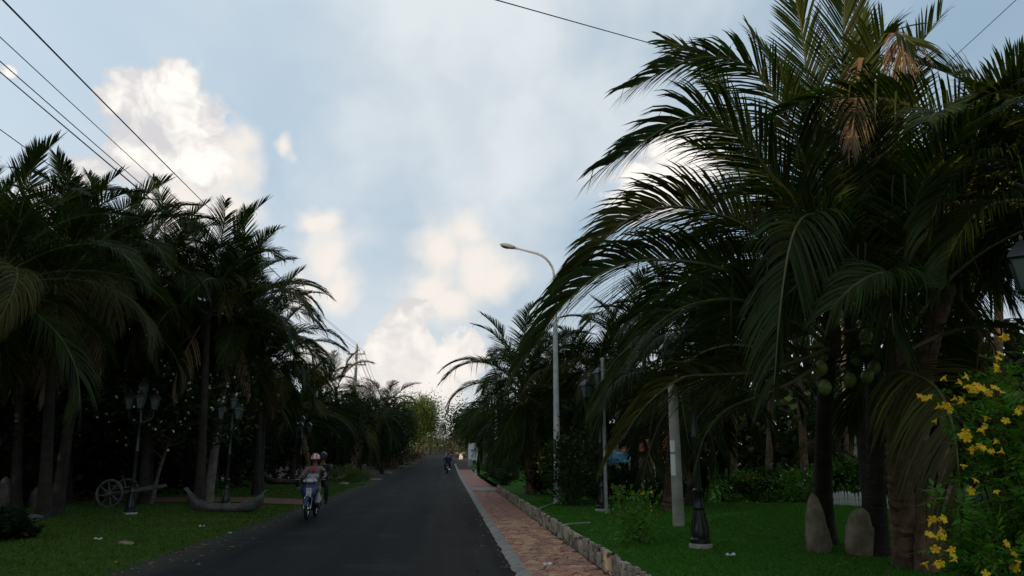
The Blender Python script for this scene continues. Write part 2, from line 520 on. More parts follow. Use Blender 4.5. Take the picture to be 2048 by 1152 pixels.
def leaves(C, size, aspect=0.45, out=None, flat=0.3, rg=rng, droop=0.0):
    """diamond leaves at centres C; returns (N*4,3)."""
    N = len(C)
    d = rg.normal(size=(N, 3))
    if out is not None: d = d * 0.8 + out
    d[:, 2] = d[:, 2] * (1 - flat) - droop
    d /= np.linalg.norm(d, axis=1, keepdims=True) + 1e-9
    q = rg.normal(size=(N, 3)); q[:, 2] *= 0.6
    wv = np.cross(d, q); wv /= np.linalg.norm(wv, axis=1, keepdims=True) + 1e-9
    nn = np.cross(d, wv)
    sz = size * rg.uniform(0.6, 1.3, size=(N, 1))
    a = C - d * sz * 0.5
    b = C + wv * sz * aspect * 0.5 - nn * sz * 0.08
    e = C + d * sz * 0.5 - nn * sz * 0.05
    f = C - wv * sz * aspect * 0.5 - nn * sz * 0.08
    return np.stack([a, b, e, f], 1).reshape(-1, 3)


def clumps(n, k, radii, sig, rg=rng, shell=0.55, bottom=-1.0):
    """points clumped inside an ellipsoid"""
    c = rg.normal(size=(k, 3)); c /= np.linalg.norm(c, axis=1, keepdims=True)
    c *= rg.uniform(shell, 1.0, size=(k, 1)) ** 0.7
    c[:, 2] = np.maximum(c[:, 2], bottom)
    idx = rg.integers(0, k, n)
    p = c[idx] + rg.normal(size=(n, 3)) * sig * rg.uniform(0.6, 1.3, size=(k, 1))[idx]
    return p * np.array(radii), c * np.array(radii)


# ------------------------------------------------------------------ ground, road, pavement
def strip(name, xs, ys, zf, matname, kind='structure', jit=None):
    mb = MB()
    vs = []
    for y in ys:
        for i, x in enumerate(xs):
            xx = x + (jit(i, x, y) if jit else 0)
            vs.append((xx, y, zf(xx, y)))
    n = len(xs)
    fs = [(j * n + i, j * n + i + 1, (j + 1) * n + i + 1, (j + 1) * n + i) for j in range(len(ys) - 1) for i in range(n - 1)]
    mb.add(vs, fs)
    return tag(mb.build(name, matname), kind=kind)


def nz(x, y, s=1.0, o=0.0):
    return mnoise.noise(Vector((x * s + o, y * s, o)))


YS = [-80 + 2 * i for i in range(45)] + [10 + i for i in range(90)] + [100 + 4 * i for i in range(60)] + [340 + 40 * i for i in range(30)]
RXL, RXR, WALLX = -4.72, 1.07, 2.36


def lawn_r(x, y):
    z = 0.30 + 0.16 * math.exp(-((x - 8.0) / 3.5) ** 2 - ((y - 17) / 6) ** 2) + 0.012 * nz(x, y, 1.2)
    k = min(1, max(0, (y - 20) / 7)) * min(1, max(0, (x - 5.0) / 2.5))
    k = k * k * (3 - 2 * k)
    return gz(y) + z - 0.62 * k


def lawn_l(x, y):
    d = max(0, -4.7 - x)
    return gz(y) - 0.014 + 0.13 * min(1, d / 3) + 0.03 * nz(x, y, 0.7, 3) + 0.012 * nz(x, y, 2.0, 5)


strip('ground', [-700, -200, -60, -30, -12, -6, 0, 2.6, 6, 12, 30, 60, 200, 700], YS,
      lambda x, y: gz(y) - 0.05 - (0.75 if (x > 2.4) else 0.0), 'soil')
strip('road', [-4.9, -3.5, -2, -1, 0, 1.12], YS, lambda x, y: gz(y) + 0.012 * math.cos((x + 1.8) / 3 * PI / 2), 'asphalt')
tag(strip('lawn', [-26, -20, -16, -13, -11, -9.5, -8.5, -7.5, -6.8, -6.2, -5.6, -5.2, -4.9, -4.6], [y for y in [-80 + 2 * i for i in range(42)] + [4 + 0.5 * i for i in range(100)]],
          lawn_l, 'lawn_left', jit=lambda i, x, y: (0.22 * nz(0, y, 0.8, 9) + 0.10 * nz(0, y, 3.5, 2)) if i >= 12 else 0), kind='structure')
tag(strip('lawn', [WALLX + 0.08, 2.8, 3.4, 4, 4.6, 5.2, 6, 7, 8, 9, 10, 11.5, 13, 15, 18, 24], [-20, -10, -4] + [0.8 * i for i in range(0, 70)],
          lawn_r, 'lawn_right'), kind='structure')
strip('lawn', [WALLX + 0.3, 5, 8, 14, 24], [56 + 2 * i for i in range(25)], lambda x, y: gz(y) + 0.12, 'lawn_right')
strip('verge', [-9, -7.5, -6, -5.3, -4.75], [56 + 2 * i for i in range(60)], lambda x, y: gz(y) + 0.03 + 0.03 * nz(x, y, 1.0), 'soil',
      jit=lambda i, x, y: 0.3 * nz(1, y, 0.5) if i == 4 else 0)
# kerb strip: pale concrete with a ragged road-side edge
strip('kerb', [RXR - 0.06, RXR + 0.02, RXR + 0.12, RXR + 0.15], [-20 + 0.25 * i for i in range(480)],
      lambda x, y: gz(y) + (0.02 if x < RXR - 0.0 else 0.05) + 0.004 * nz(x, y, 4), 'concrete',
      jit=lambda i, x, y: 0.07 * nz(0, y, 1.7) + 0.045 * nz(0, y, 5) if i < 2 else 0.02 * nz(3, y, 4))
side = strip('sidewalk', [RXR + 0.12, 1.6, WALLX + 0.02], [-20 + i for i in range(125)], lambda x, y: gz(y) + 0.028, 'mortar')


# crazy paving: Voronoi cells cut from a jittered grid
def voronoi_cells(x0, x1, y0, y1, sx, sy, gap, seed, jit=0.42):
    rd = random.Random(seed)
    nx = max(1, round((x1 - x0) / sx)); ny = max(1, round((y1 - y0) / sy))
    P = {}
    for j in range(-1, ny + 1):
        for i in range(-1, nx + 1):
            P[i, j] = (x0 + (i + 0.5 + (0.5 if j % 2 else 0) + rd.uniform(-jit, jit)) * (x1 - x0) / nx, y0 + (j + 0.5 + rd.uniform(-jit, jit)) * (y1 - y0) / ny)
    out = []
    for j in range(ny):
        for i in range(-1, nx):
            c = P[i, j]
            poly = [(x0 + gap / 2, y0), (x1 - gap / 2, y0), (x1 - gap / 2, y1), (x0 + gap / 2, y1)]
            for dj in (-2, -1, 0, 1, 2):
                for di in (-2, -1, 0, 1, 2):
                    if (di or dj) and (i + di, j + dj) in P:
                        q = P[i + di, j + dj]
                        nx_, ny_ = q[0] - c[0], q[1] - c[1]
                        L = math.hypot(nx_, ny_)
                        if L < 1e-6: continue
                        nx_ /= L; ny_ /= L
                        dd = nx_ * (c[0] + q[0]) / 2 + ny_ * (c[1] + q[1]) / 2 - gap / 2
                        new = []
                        for k in range(len(poly)):
                            a, b = poly[k], poly[(k + 1) % len(poly)]
                            da, db = nx_ * a[0] + ny_ * a[1] - dd, nx_ * b[0] + ny_ * b[1] - dd
                            if da <= 0: new.append(a)
                            if (da < 0) != (db < 0) and abs(da - db) > 1e-9:
                                t = da / (da - db)
                                new.append((a[0] + (b[0] - a[0]) * t, a[1] + (b[1] - a[1]) * t))
                        poly = new
                        if len(poly) < 3: break
                if len(poly) < 3: break
            if len(poly) >= 3:
                ar = abs(sum(poly[k][0] * poly[(k + 1) % len(poly)][1] - poly[(k + 1) % len(poly)][0] * poly[k][1] for k in range(len(poly)))) / 2
                if ar > 0.0016: out.append(poly)
    return out


def slab(mb, poly, f_top, f_bot, inset=0.012):
    """prism from 2-D polygon with a chamfered top edge; f maps (a,b)->3-D"""
    n = len(poly)
    cx = sum(p[0] for p in poly) / n; cy = sum(p[1] for p in poly) / n
    ins = []
    for p in poly:
        L = math.hypot(p[0] - cx, p[1] - cy) + 1e-6
        k = max(0.4, 1 - inset / L)
        ins.append((cx + (p[0] - cx) * k, cy + (p[1] - cy) * k))
    vs = [f_bot(*p) for p in poly] + [f_top(*p, 1) for p in poly] + [f_top(*p, 0) for p in ins]
    fs = [tuple(2 * n + k for k in range(n))]
    for k in range(n):
        k2 = (k + 1) % n
        fs.append((k, k2, n + k2, n + k)); fs.append((n + k, n + k2, 2 * n + k2, 2 * n + k))
    mb.add(vs, fs)


cells = voronoi_cells(RXR + 0.125, WALLX - 0.06, 7.5, 36, 0.21, 0.25, 0.017, 3)
cells.sort(key=lambda p: p[0][1])
rest = MB()
for k, poly in enumerate(cells):
    rd = random.Random(k)
    h, tx, ty = rd.uniform(0.045, 0.062), rd.uniform(-.02, .02), rd.uniform(-.03, .03)
    cx, cy = poly[0]
    ft = lambda a, b, e: (a, b, gz(b) + h + tx * (a - cx) + ty * (b - cy) - (0.008 if e else 0))
    fb_ = lambda a, b: (a, b, gz(b) + 0.02)
    tgt = MB() if k < 300 else rest
    slab(tgt, poly, ft, fb_, 0.014)
    if k < 300:
        tgt.build('paving_stone', 'paving', side, smooth=False)
tag(rest.build('paving_stone', 'paving', side, smooth=False), kind='stuff')
# beyond the driveway the paving is too small to tell stones apart
drv = strip('driveway', [RXR + 0.15, 2.0, 3.0, 4.4], [36.2 + 0.8 * i for i in range(6)], lambda x, y: gz(y) + 0.062, 'concrete')
strip('sidewalk', [RXR + 0.15, 1.6, WALLX + 0.1], [40.6 + 2 * i for i in range(19)], lambda x, y: gz(y) + 0.055, 'paving')

# brick path and far driveway on the left
strip('path', [-16 + 0.5 * i for i in range(24)], [27.2, 28.2, 29.2, 30.0], lambda x, y: lawn_l(x, y) + 0.03, 'brick_path',
      jit=None)
strip('path', [-16 + 0.5 * i for i in range(24)], [53.4, 54.4, 55.6], lambda x, y: lawn_l(x, y) + 0.03, 'concrete')

# ------------------------------------------------------------------ retaining wall of upright stones
wall = MB()
ysw = [-20 + i for i in range(57)]
for a, b in zip(ysw[:-1], ysw[1:]):
    wall.add([(WALLX + 0.03, a, gz(a)), (WALLX + 0.03, b, gz(b)), (WALLX + 0.03, b, gz(b) + 0.285), (WALLX + 0.03, a, gz(a) + 0.285),
              (WALLX + 0.16, a, gz(a) + 0.285), (WALLX + 0.16, b, gz(b) + 0.285)], [(0, 3, 2, 1), (3, 4, 5, 2)])
wobj = wall.build('retaining_wall', 'mortar', smooth=False)
tag(wobj, 'low retaining wall of upright pale stones between pavement and lawn', 'wall')
wcells = voronoi_cells(0.0, 0.30, 6.5, 36, 0.21, 0.135, 0.016, 11, 0.40)
wcells.sort(key=lambda p: p[0][1])
rest = MB()
for k, poly in enumerate(wcells):
    rd = random.Random(k + 900)
    h, tx = rd.uniform(0.0, 0.03), rd.uniform(-.12, .12)
    top = rd.uniform(-0.015, 0.03)
    cy = poly[0][1]
    ft = lambda a, b, e: (WALLX - h + tx * (b - cy) + (0.012 if e else 0), b, gz(b) + 0.012 + a + (top if a > 0.2 else 0))
    fb_ = lambda a, b: (WALLX + 0.05, b, gz(b) + 0.012 + a + (top if a > 0.2 else 0))
    tgt = MB() if k < 300 else rest
    slab(tgt, [(p[0], p[1]) for p in poly], ft, fb_, 0.016)
    if k < 300:
        tgt.build('stone', 'wall_stone', wobj, smooth=False)
tag(rest.build('stone', 'wall_stone', wobj, smooth=False), kind='stuff')


# ------------------------------------------------------------------ grass blades on the nearer lawns
def grass(name, label, n, xr, yr, zf, h, matn, dens=None):
    x = rng.uniform(*xr, n); y = rng.uniform(yr[0] ** .5, yr[1] ** .5, n) ** 2
    keep = np.array([dens(a, b) for a, b in zip(x, y)]) if dens else np.ones(n, bool)
    x, y = x[keep], y[keep]; n = len(x)
    z = np.array([zf(a, b) for a, b in zip(x, y)]) - 0.005
    hh = h * rng.uniform(0.5, 1.4, n)
    a = rng.uniform(0, 2 * PI, n); wd = rng.uniform(0.004, 0.008, n) * (1 + y / 14)
    lean = rng.normal(size=(n, 2)) * hh[:, None] * 0.5
    p0 = np.stack([x - np.cos(a) * wd, y - np.sin(a) * wd, z], 1)
    p1 = np.stack([x + np.cos(a) * wd, y + np.sin(a) * wd, z], 1)
    p2 = np.stack([x + lean[:, 0], y + lean[:, 1], z + hh], 1)
    me = tri_mesh(name, np.stack([p0, p1, p2], 1).reshape(-1, 3), 3, matn)
    return tag(link(name, me), label, 'grass', kind='stuff')


grass('grass', 'short mown grass of the lawn above the retaining wall', 150000, (WALLX + 0.1, 12), (8, 24), lawn_r, 0.032, 'grass_blade')
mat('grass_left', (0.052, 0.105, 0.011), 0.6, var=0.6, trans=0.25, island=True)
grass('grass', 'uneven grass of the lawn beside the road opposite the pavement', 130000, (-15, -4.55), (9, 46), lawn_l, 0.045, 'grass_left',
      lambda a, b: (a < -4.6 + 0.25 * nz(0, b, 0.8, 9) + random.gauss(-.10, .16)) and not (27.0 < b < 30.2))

# fallen leaves and grit along the road edges and on the lawns
def scatter_leaves(name, label, n, fx, fy, zf, size, matn, seed):
    rg = np.random.default_rng(seed)
    y = np.array([fy(rg) for _ in range(n)]); x = np.array([fx(rg, b) for b in y])
    z = np.array([zf(a, b) for a, b in zip(x, y)]) + 0.012
    a = rg.uniform(0, 2 * PI, n); L = size * rg.uniform(.5, 1.5, n); w_ = L * rg.uniform(.2, .5, n)
    c, s = np.cos(a), np.sin(a)
    P = np.stack([x, y, z], 1)
    d = np.stack([c * L, s * L, rg.uniform(-.1, .3, n) * L], 1); e = np.stack([-s * w_, c * w_, rg.uniform(-.1, .3, n) * w_], 1)
    return tag(link(name, tri_mesh(name, np.stack([P - d, P + e, P + d, P - e], 1).reshape(-1, 3), 4, matn)), label, 'leaves', kind='stuff')


scatter_leaves('fallen_leaves', 'dry fallen leaves along the edge of the road', 900, lambda r, y: (-4.75 + abs(r.normal()) * .45) if r.random() < .6 else (1.15 - abs(r.normal()) * .3), lambda r: 8 + 50 * r.random() ** 2, lambda x, y: gz(y) + .012, .045, 'frond_dry', 4)
scatter_leaves('fallen_leaves', 'dry fallen leaves on the red pavement', 420, lambda r, y: r.uniform(1.25, 2.32), lambda r: 8 + 28 * r.random() ** 1.6, lambda x, y: gz(y) + .06, .04, 'frond_dry', 5)
scatter_leaves('fallen_leaves', 'dry fallen leaves strewn over the lawn above the wall', 500, lambda r, y: r.uniform(2.6, 10), lambda r: 9 + 15 * r.random(), lawn_r, .05, 'frond_dry', 6)
scatter_leaves('fallen_leaves', 'dry fallen leaves strewn over the roadside lawn', 700, lambda r, y: r.uniform(-14, -4.8), lambda r: 10 + 16 * r.random(), lawn_l, .05, 'frond_dry', 7)

# ------------------------------------------------------------------ coconut palms
def spline(pts, n):
    pts = [Vector(p) for p in pts]
    P = [pts[0] * 2 - pts[1]] + pts + [pts[-1] * 2 - pts[-2]]
    out = []
    for i in range(1, len(P) - 2):
        for k in range(8):
            t = k / 8
            a, b, c, d = P[i - 1], P[i], P[i + 1], P[i + 2]
            out.append(0.5 * ((2 * b) + (c - a) * t + (2 * a - 5 * b + 4 * c - d) * t * t + (3 * b - a - 3 * c + d) * t ** 3))
    out.append(pts[-1])
    L = [0]
    for a, b in zip(out[:-1], out[1:]): L.append(L[-1] + (b - a).length)
    res = []
    j = 0
    for i in range(n):
        s = L[-1] * i / (n - 1)
        while j < len(L) - 2 and L[j + 1] < s: j += 1
        t = (s - L[j]) / max(1e-9, L[j + 1] - L[j])
        res.append(out[j].lerp(out[j + 1], min(1, t)))
    return res, L[-1]


def frond_mesh(name, ctrl, n=80, LL=0.85, droop=0.6, seed=0, width=0.042, side=None, mats=('frond', 'rachis'), segs=4, start=0.16, ragged=0.05, thick=1.0, vee=25, wind=(0, 0, 0)):
    rd = random.Random(seed)
    mb = MB()
    path, total = spline(ctrl, 26)
    m = len(path)
    mb.tube(path, [thick * (0.030 * (1 - i / (m - 1)) ** 0.8 + 0.005) * (1.7 if i == 0 else 1.0) for i in range(m)], 5, 1)
    hd = Vector((path[-1].x - path[0].x, path[-1].y - path[0].y, 0))
    if side is None:
        side = hd.cross(Vector((0, 0, 1))) if hd.length > 1e-3 else Vector((1, 0, 0))
    side = Vector(side).normalized()
    prof = [0.6, 1.0, 1.0, 0.75, 0.0] if segs == 4 else [0.65, 1.0, 0.85, 0.0]
    vs, fs = [], []
    wind = Vector(wind)
    for sgn in (-1, 1):
        for k in range(n):
            t = start + (1 - start) * ((k + rd.uniform(-.3, .3)) / n)
            t = min(0.995, max(start, t))
            if rd.random() < ragged or mnoise.noise(Vector((t * 22, sgn * 7.7, seed * 2.3))) > 0.48: continue
            x = t * (m - 1); i = min(m - 2, int(x)); fr = x - i
            p0 = path[i].lerp(path[i + 1], fr)
            T = (path[i + 1] - path[i]).normalized()
            S = (side - T * side.dot(T))
            S = S.normalized() if S.length > 1e-3 else T.orthogonal().normalized()
            U = S.cross(T).normalized()
            if U.z < 0 and abs(T.z) < 0.9: U = -U
            tt = (t - start) / (1 - start)
            lf = mnoise.noise(Vector((t * 14, sgn * 3.3, seed * 1.7)))
            ang = R(62 - 40 * tt + rd.uniform(-2.5, 2.5) + 3.5 * lf)
            L = LL * min(1.0, 0.5 + tt * 3.2) * (1.0 - 0.62 * max(0, tt - 0.45) / 0.55) * rd.uniform(0.92, 1.05) * (1 + .10 * lf)
            if rd.random() < 0.04: L *= rd.uniform(0.4, 0.8)
            dih = R(vee + rd.uniform(-4, 4) + 6 * mnoise.noise(Vector((t * 9, sgn * 5.1, seed + 20))))
            d = T * math.cos(ang) + (S * sgn * math.cos(dih) + U * math.sin(dih)) * math.sin(ang)
            d = (d + wind).normalized()
            g = droop * rd.uniform(0.75, 1.3)
            kink = rd.random() < 0.06
            ks = rd.uniform(0.35, 0.7)
            wv = T - d * T.dot(d)
            wv = wv.normalized()
            tw = rd.uniform(-.3, .3)
            wv = (wv * math.cos(tw) + d.cross(wv) * math.sin(tw)).normalized()
            o = len(vs)
            w = width * rd.uniform(0.8, 1.2)
            ns = len(prof)
            for q in range(ns):
                s = q / (ns - 1)
                p = p0 + d * (L * s) + Vector((0, 0, -1)) * (g * L * s ** 2.4)
                if kink and s > ks: p = p + Vector((0, 0, -1)) * (L * (s - ks) * 0.8) - d * (L * (s - ks) * 0.6)
                if prof[q] > 0:
                    vs.append(p - wv * w * prof[q] * .5); vs.append(p + wv * w * prof[q] * .5)
                else:
                    vs.append(p)
            for q in range(ns - 2):
                fs.append((o + 2 * q, o + 2 * q + 1, o + 2 * q + 3, o + 2 * q + 2))
            fs.append((o + 2 * (ns - 2), o + 2 * (ns - 2) + 1, o + 2 * (ns - 1)))
    mb.add(vs, fs, 0)
    return mb.mesh(name, mats, smooth=False)


def arc(e0, bend, L, seed, n=9, sway=0.12):
    """control points of a frond leaving the crown at elevation e0 (deg) and bending down, in the XZ plane (outwards = +X)"""
    rd = random.Random(seed)
    p = Vector((0.08, 0, 0)); pts = [p.copy()]
    e = e0; yaw = 0
    for i in range(n):
        e -= bend / n * (0.5 + 1.1 * i / n)
        yaw += rd.uniform(-sway, sway)
        e_ = R(max(-86, e))
        p = p + Vector((math.cos(e_) * math.cos(yaw), math.cos(e_) * math.sin(yaw), math.sin(e_))) * (L / n)
        pts.append(p.copy())
    return pts


# a library of fronds; each palm uses copies turned about its own crown
LIB = {}
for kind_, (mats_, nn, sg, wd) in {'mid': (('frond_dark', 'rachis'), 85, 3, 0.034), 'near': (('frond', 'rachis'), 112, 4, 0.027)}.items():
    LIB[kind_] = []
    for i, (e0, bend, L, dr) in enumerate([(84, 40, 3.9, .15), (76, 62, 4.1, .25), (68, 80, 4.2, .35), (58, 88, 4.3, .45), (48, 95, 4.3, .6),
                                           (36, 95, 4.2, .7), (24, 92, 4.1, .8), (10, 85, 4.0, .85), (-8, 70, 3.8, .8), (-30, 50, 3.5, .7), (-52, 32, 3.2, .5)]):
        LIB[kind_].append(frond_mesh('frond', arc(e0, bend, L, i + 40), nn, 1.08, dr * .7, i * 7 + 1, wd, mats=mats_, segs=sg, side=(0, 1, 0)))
LIB['old'] = [frond_mesh('frond', arc(*q), 105, 1.0, dr_ * .9, 60 + i, 0.026, mats=('frond_old_or_sunlit', 'rachis'), side=(0, 1, 0), ragged=.12) for i, (q, dr_) in enumerate([((24, 92, 4.1, 61), .8), ((8, 85, 4.0, 62), .85), ((40, 95, 4.2, 63), .7)])]
DRY = [frond_mesh('dry_frond', arc(-60, 25, 2.6, 91), 60, 0.7, 0.7, 5, 0.03, mats=('frond_dry', 'rachis_dry'), side=(0, 1, 0), ragged=0.25),
       frond_mesh('dry_frond', arc(-70, 18, 2.2, 92), 50, 0.6, 0.9, 6, 0.03, mats=('frond_dry', 'rachis_dry'), side=(0, 1, 0), ragged=0.35)]
nutb = MB(); nutb.ball((0, 0, 0), (0.095, 0.095, 0.12), 12, 8)
NUT = nutb.mesh('coconut', 'coconut')


def trunk_mesh(base, top, r0, r1, lean, rings, step, name='trunk', matn='bark_palm', n=12, loc=True):
    base, top = Vector(base), Vector(top)
    pts, rad = [], []
    N = rings * 2 if step else max(8, rings)
    for i in range(N + 1):
        t = i / N
        p = base.lerp(top, t) + Vector(lean) * math.sin(PI * t)
        r = r0 * (1 - t) + r1 * t + r0 * 0.55 * math.exp(-t * 9)
        if step: r *= 1 + (step if i % 2 else -step) * random.uniform(0.6, 1.3)
        pts.append(p + Vector((random.uniform(-1, 1), random.uniform(-1, 1), 0)) * r * 0.04); rad.append(r)
    mb = MB(); mb.tube(pts, rad, n)
    return mb.mesh(name, matn)


def palm(label, base, crown, group=None, kind='mid', nf=22, seed=0, scale=1.0, r=(0.15, 0.10), lean=(0, 0, 0), rings=30, step=0.03,
         bark='bark_palm', skip=None, nuts=0, dry=1, emin=0):
    rd = random.Random(seed)
    base, crown = Vector(base), Vector(crown)
    t = thing('coconut_palm', label, 'palm tree', base, 0, group)
    link('trunk', trunk_mesh((0, 0, -0.15), crown - base, r[0], r[1], lean, rings, step, matn=bark), t)
    mb = MB(); mb.lathe([(r[1] * 1.0, -0.35), (r[1] * 1.3, -0.1), (r[1] * 1.35, 0.05), (r[1] * .9, 0.25), (0.03, 0.4)], 9)
    mb.build('fibre_sheath', 'fibre', t, loc=crown - base)
    lib = LIB[kind]
    for i in range(nf):
        q = (i + rd.uniform(0, .7)) / nf
        k = min(len(lib) - 1, max(emin, int(q ** 0.9 * len(lib))))
        az = i * 2.39996 + rd.uniform(-.25, .25)
        if skip and skip(az % (2 * PI), k): continue
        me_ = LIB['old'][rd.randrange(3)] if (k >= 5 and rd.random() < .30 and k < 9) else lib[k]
        f = link('frond', me_, t, crown - base + Vector((0, 0, 0.30 - 0.55 * q)))
        f.rotation_euler = (rd.uniform(-.3, .3), rd.uniform(-.10, .10), az)
        s = scale * rd.uniform(0.85, 1.1)
        f.scale = (s, s, s)
    for i in range(dry):
        f = link('dry_frond', DRY[i % 2], t, crown - base + Vector((0, 0, -0.25)))
        f.rotation_euler = (0, 0, rd.uniform(0, 6.28)); f.scale = (scale,) * 3
    for i in range(nuts):
        a = rd.uniform(0, 6.28)
        o = link('coconut', NUT, t, crown - base + Vector((math.cos(a) * .24, math.sin(a) * .24, -0.28 - rd.uniform(0, .3))))
        o.rotation_euler = (rd.uniform(-.6, .6), rd.uniform(-.6, .6), 0)
    return t


def pix_frond(parent, org, pts, n=110, LL=0.95, droop=0.6, seed=1, side=None, width=0.042, name='frond', mats=('frond', 'rachis'), ragged=0.05, vee=25, start=0.14):
    c = [at(u, v, Y) - org for (u, v, Y) in pts]
    n = int(n * 1.45); width *= 0.62; LL *= 1.32; droop *= 0.62
    return link(name, frond_mesh(name, c, n, LL, droop, seed, width, side, mats, 4, start, ragged, 1.0, vee, (-0.22, 0, 0) if name == 'frond' else (0, 0, 0)), parent)


# ---- the group of short palms over the lawn
C1, B1 = at(1662, 665, 9.9), G(1650, 1078, 0.42)
p1 = palm('short coconut palm behind the pointed boulder, long fronds arching over the lawn', B1, C1, 'coconut palms by the boulders', 'near', 15, 3, 0.95, (0.135, 0.10), (-0.08, 0, 0), 46, 0.035,
          nuts=0, dry=0, emin=2, skip=lambda a, k: PI * .62 < a < PI * 1.42 or (k < 6 and a > PI) or (k > 4 and a > PI * .9) or k > 6)
for i, (pts, L, dr, sd, n) in enumerate([
    ([(1662, 665, 9.9), (1638, 430, 9.7), (1588, 267, 9.4), (1521, 152, 9.1), (1449, 117, 8.9), (1371, 122, 8.7), (1262, 175, 8.6)], 0.85, .55, (0.1, -0.8, 0.55), 110),
    ([(1662, 665, 9.9), (1612, 444, 9.5), (1540, 345, 9.2), (1490, 285, 9.0), (1427, 241, 8.8), (1360, 240, 8.6), (1215, 330, 8.4)], 0.95, .55, (0.1, -0.8, 0.55), 115),
    ([(1662, 670, 9.9), (1560, 517, 9.4), (1477, 446, 9.0), (1371, 415, 8.7), (1293, 422, 8.5), (1227, 461, 8.3), (1135, 560, 8.1)], 0.95, .6, (0.1, -0.8, 0.55), 120),
    ([(1662, 680, 9.9), (1543, 578, 9.2), (1421, 531, 8.7), (1293, 520, 8.2), (1199, 548, 7.9), (1115, 622, 7.7), (1072, 690, 7.6)], 1.05, .8, (0.1, -0.8, 0.55), 125),
    ([(1660, 690, 9.9), (1580, 640, 9.0), (1480, 600, 8.4), (1380, 610, 8.0), (1300, 660, 7.8), (1235, 750, 7.7)], 0.95, .8, (0.1, -0.8, 0.55), 110),
    ([(1655, 700, 9.8), (1600, 720, 9.3), (1517, 744, 8.9), (1420, 750, 8.6), (1360, 757, 8.4), (1290, 812, 8.3), (1240, 885, 8.3)], 0.80, .8, (0.1, -0.8, 0.55), 95),
    ([(1662, 660, 9.9), (1652, 470, 9.0), (1620, 430, 8.4), (1585, 470, 7.9), (1562, 600, 7.7), (1548, 770, 7.6)], 0.75, .9, (1, 0.2, 0), 80),
    ([(1662, 655, 9.9), (1640, 380, 9.8), (1618, 180, 9.7), (1600, 40, 9.5), (1570, -90, 9.2)], 0.85, .2, (1, -0.3, 0), 105),
    ([(1665, 660, 10.0), (1560, 400, 10.3), (1480, 230, 10.6), (1400, 120, 10.8), (1330, 80, 10.9)], 0.8, .35, (0.1, -0.8, 0.55), 95),
    ([(1655, 690, 9.9), (1560, 700, 10.3), (1460, 690, 10.8), (1380, 720, 11.2), (1310, 800, 11.4)], 0.85, .8, (0.1, -0.8, 0.55), 90),
    ([(1660, 700, 9.9), (1560, 610, 10.4), (1450, 560, 11.0), (1350, 570, 11.5), (1260, 640, 11.8)], 0.9, .75, (0.1, -0.8, 0.55), 95),
    ([(1650, 715, 9.8), (1590, 760, 9.3), (1520, 790, 9.0), (1450, 820, 8.9), (1410, 870, 8.9), (1392, 930, 8.9)], 0.4, .9, (0.1, -0.8, 0.55), 60),
]):
    pix_frond(p1, B1, pts, n, L, dr, 300 + i, sd, mats=('frond_old_or_sunlit', 'rachis') if i in (2, 5) else ('frond', 'rachis'))  # the third frond's olive colour stands in for sun on its top
C2, B2 = at(1742, 655, 10.5), G(1752, 1098, 0.42)
p2 = palm('short coconut palm behind the round boulder, with upright fronds and green coconuts', B2, C2, 'coconut palms by the boulders', 'near', 15, 12, 1.0, (0.13, 0.10), (0.02, 0, 0), 46, 0.035,
          dry=0, nuts=4, emin=2, skip=lambda a, k: (PI * .75 < a < PI * 1.3 and k < 8) or (k > 5 and a > PI) or k > 7)
for i, (pts, L, dr, sd, n) in enumerate([
    ([(1742, 655, 10.5), (1700, 450, 10.2), (1683, 278, 9.9), (1686, 100, 9.5), (1694, -120, 9.0)], 0.95, .18, (1, -.1, 0), 110),
    ([(1745, 655, 10.5), (1742, 400, 10.1), (1745, 250, 9.8), (1740, 139, 9.4), (1777, 62, 9.0), (1830, 90, 8.7)], 0.9, .3, (1, -.2, 0), 105),
    ([(1745, 655, 10.5), (1775, 420, 10.2), (1790, 250, 9.9), (1830, 110, 9.6), (1885, 30, 9.3)], 0.85, .3, (1, .3, 0), 100),
    ([(1750, 660, 10.5), (1800, 480, 10.1), (1850, 340, 9.8), (1920, 240, 9.5), (2000, 210, 9.3)], 0.9, .5, None, 105),
    ([(1750, 660, 10.5), (1820, 560, 10.0), (1890, 500, 9.6), (1960, 520, 9.3), (2020, 600, 9.1)], 0.65, .75, None, 100),
    ([(1742, 655, 10.5), (1690, 480, 10.9), (1640, 300, 11.2), (1575, 170, 11.4), (1500, 60, 11.6)], 0.9, .3, (1, .5, 0), 100),
    ([(1745, 655, 10.5), (1740, 420, 10.9), (1725, 200, 11.1), (1720, 0, 11.2)], 0.9, .2, (1, .2, 0), 95),
]):
    pix_frond(p2, B2, pts, n, L, dr, 340 + i, sd)
for i, pts in enumerate([[(1722, 120, 9.3), (1716, 160, 9.25), (1708, 230, 9.2), (1702, 300, 9.2)], [(1790, 60, 9.0), (1800, 80, 8.9), (1812, 130, 8.9)]]):
    pix_frond(p2, B2, pts, 26, 0.34, 1.0, 380 + i, (1, 0, 0), 0.03, 'dry_frond', ('frond_dry', 'rachis_dry'), 0.2, 10, 0.0)
for (u, v, Y) in [(1732, 672, 9.9), (1733, 696, 9.86), (1748, 735, 10.0), (1700, 760, 10.0), (1735, 752, 9.95), (1642, 736, 9.6), (1650, 775, 9.7)]:
    par, org = (p1, B1) if u < 1690 else (p2, B2)
    o = link('coconut', NUT, par, at(u, v, Y) - org)
    o.rotation_euler = (random.uniform(-.4, .4), random.uniform(-.4, .4), 0); o.scale = (0.9,) * 3
C3, B3 = at(1792, 720, 8.9), G(1818, 1118, 0.40)
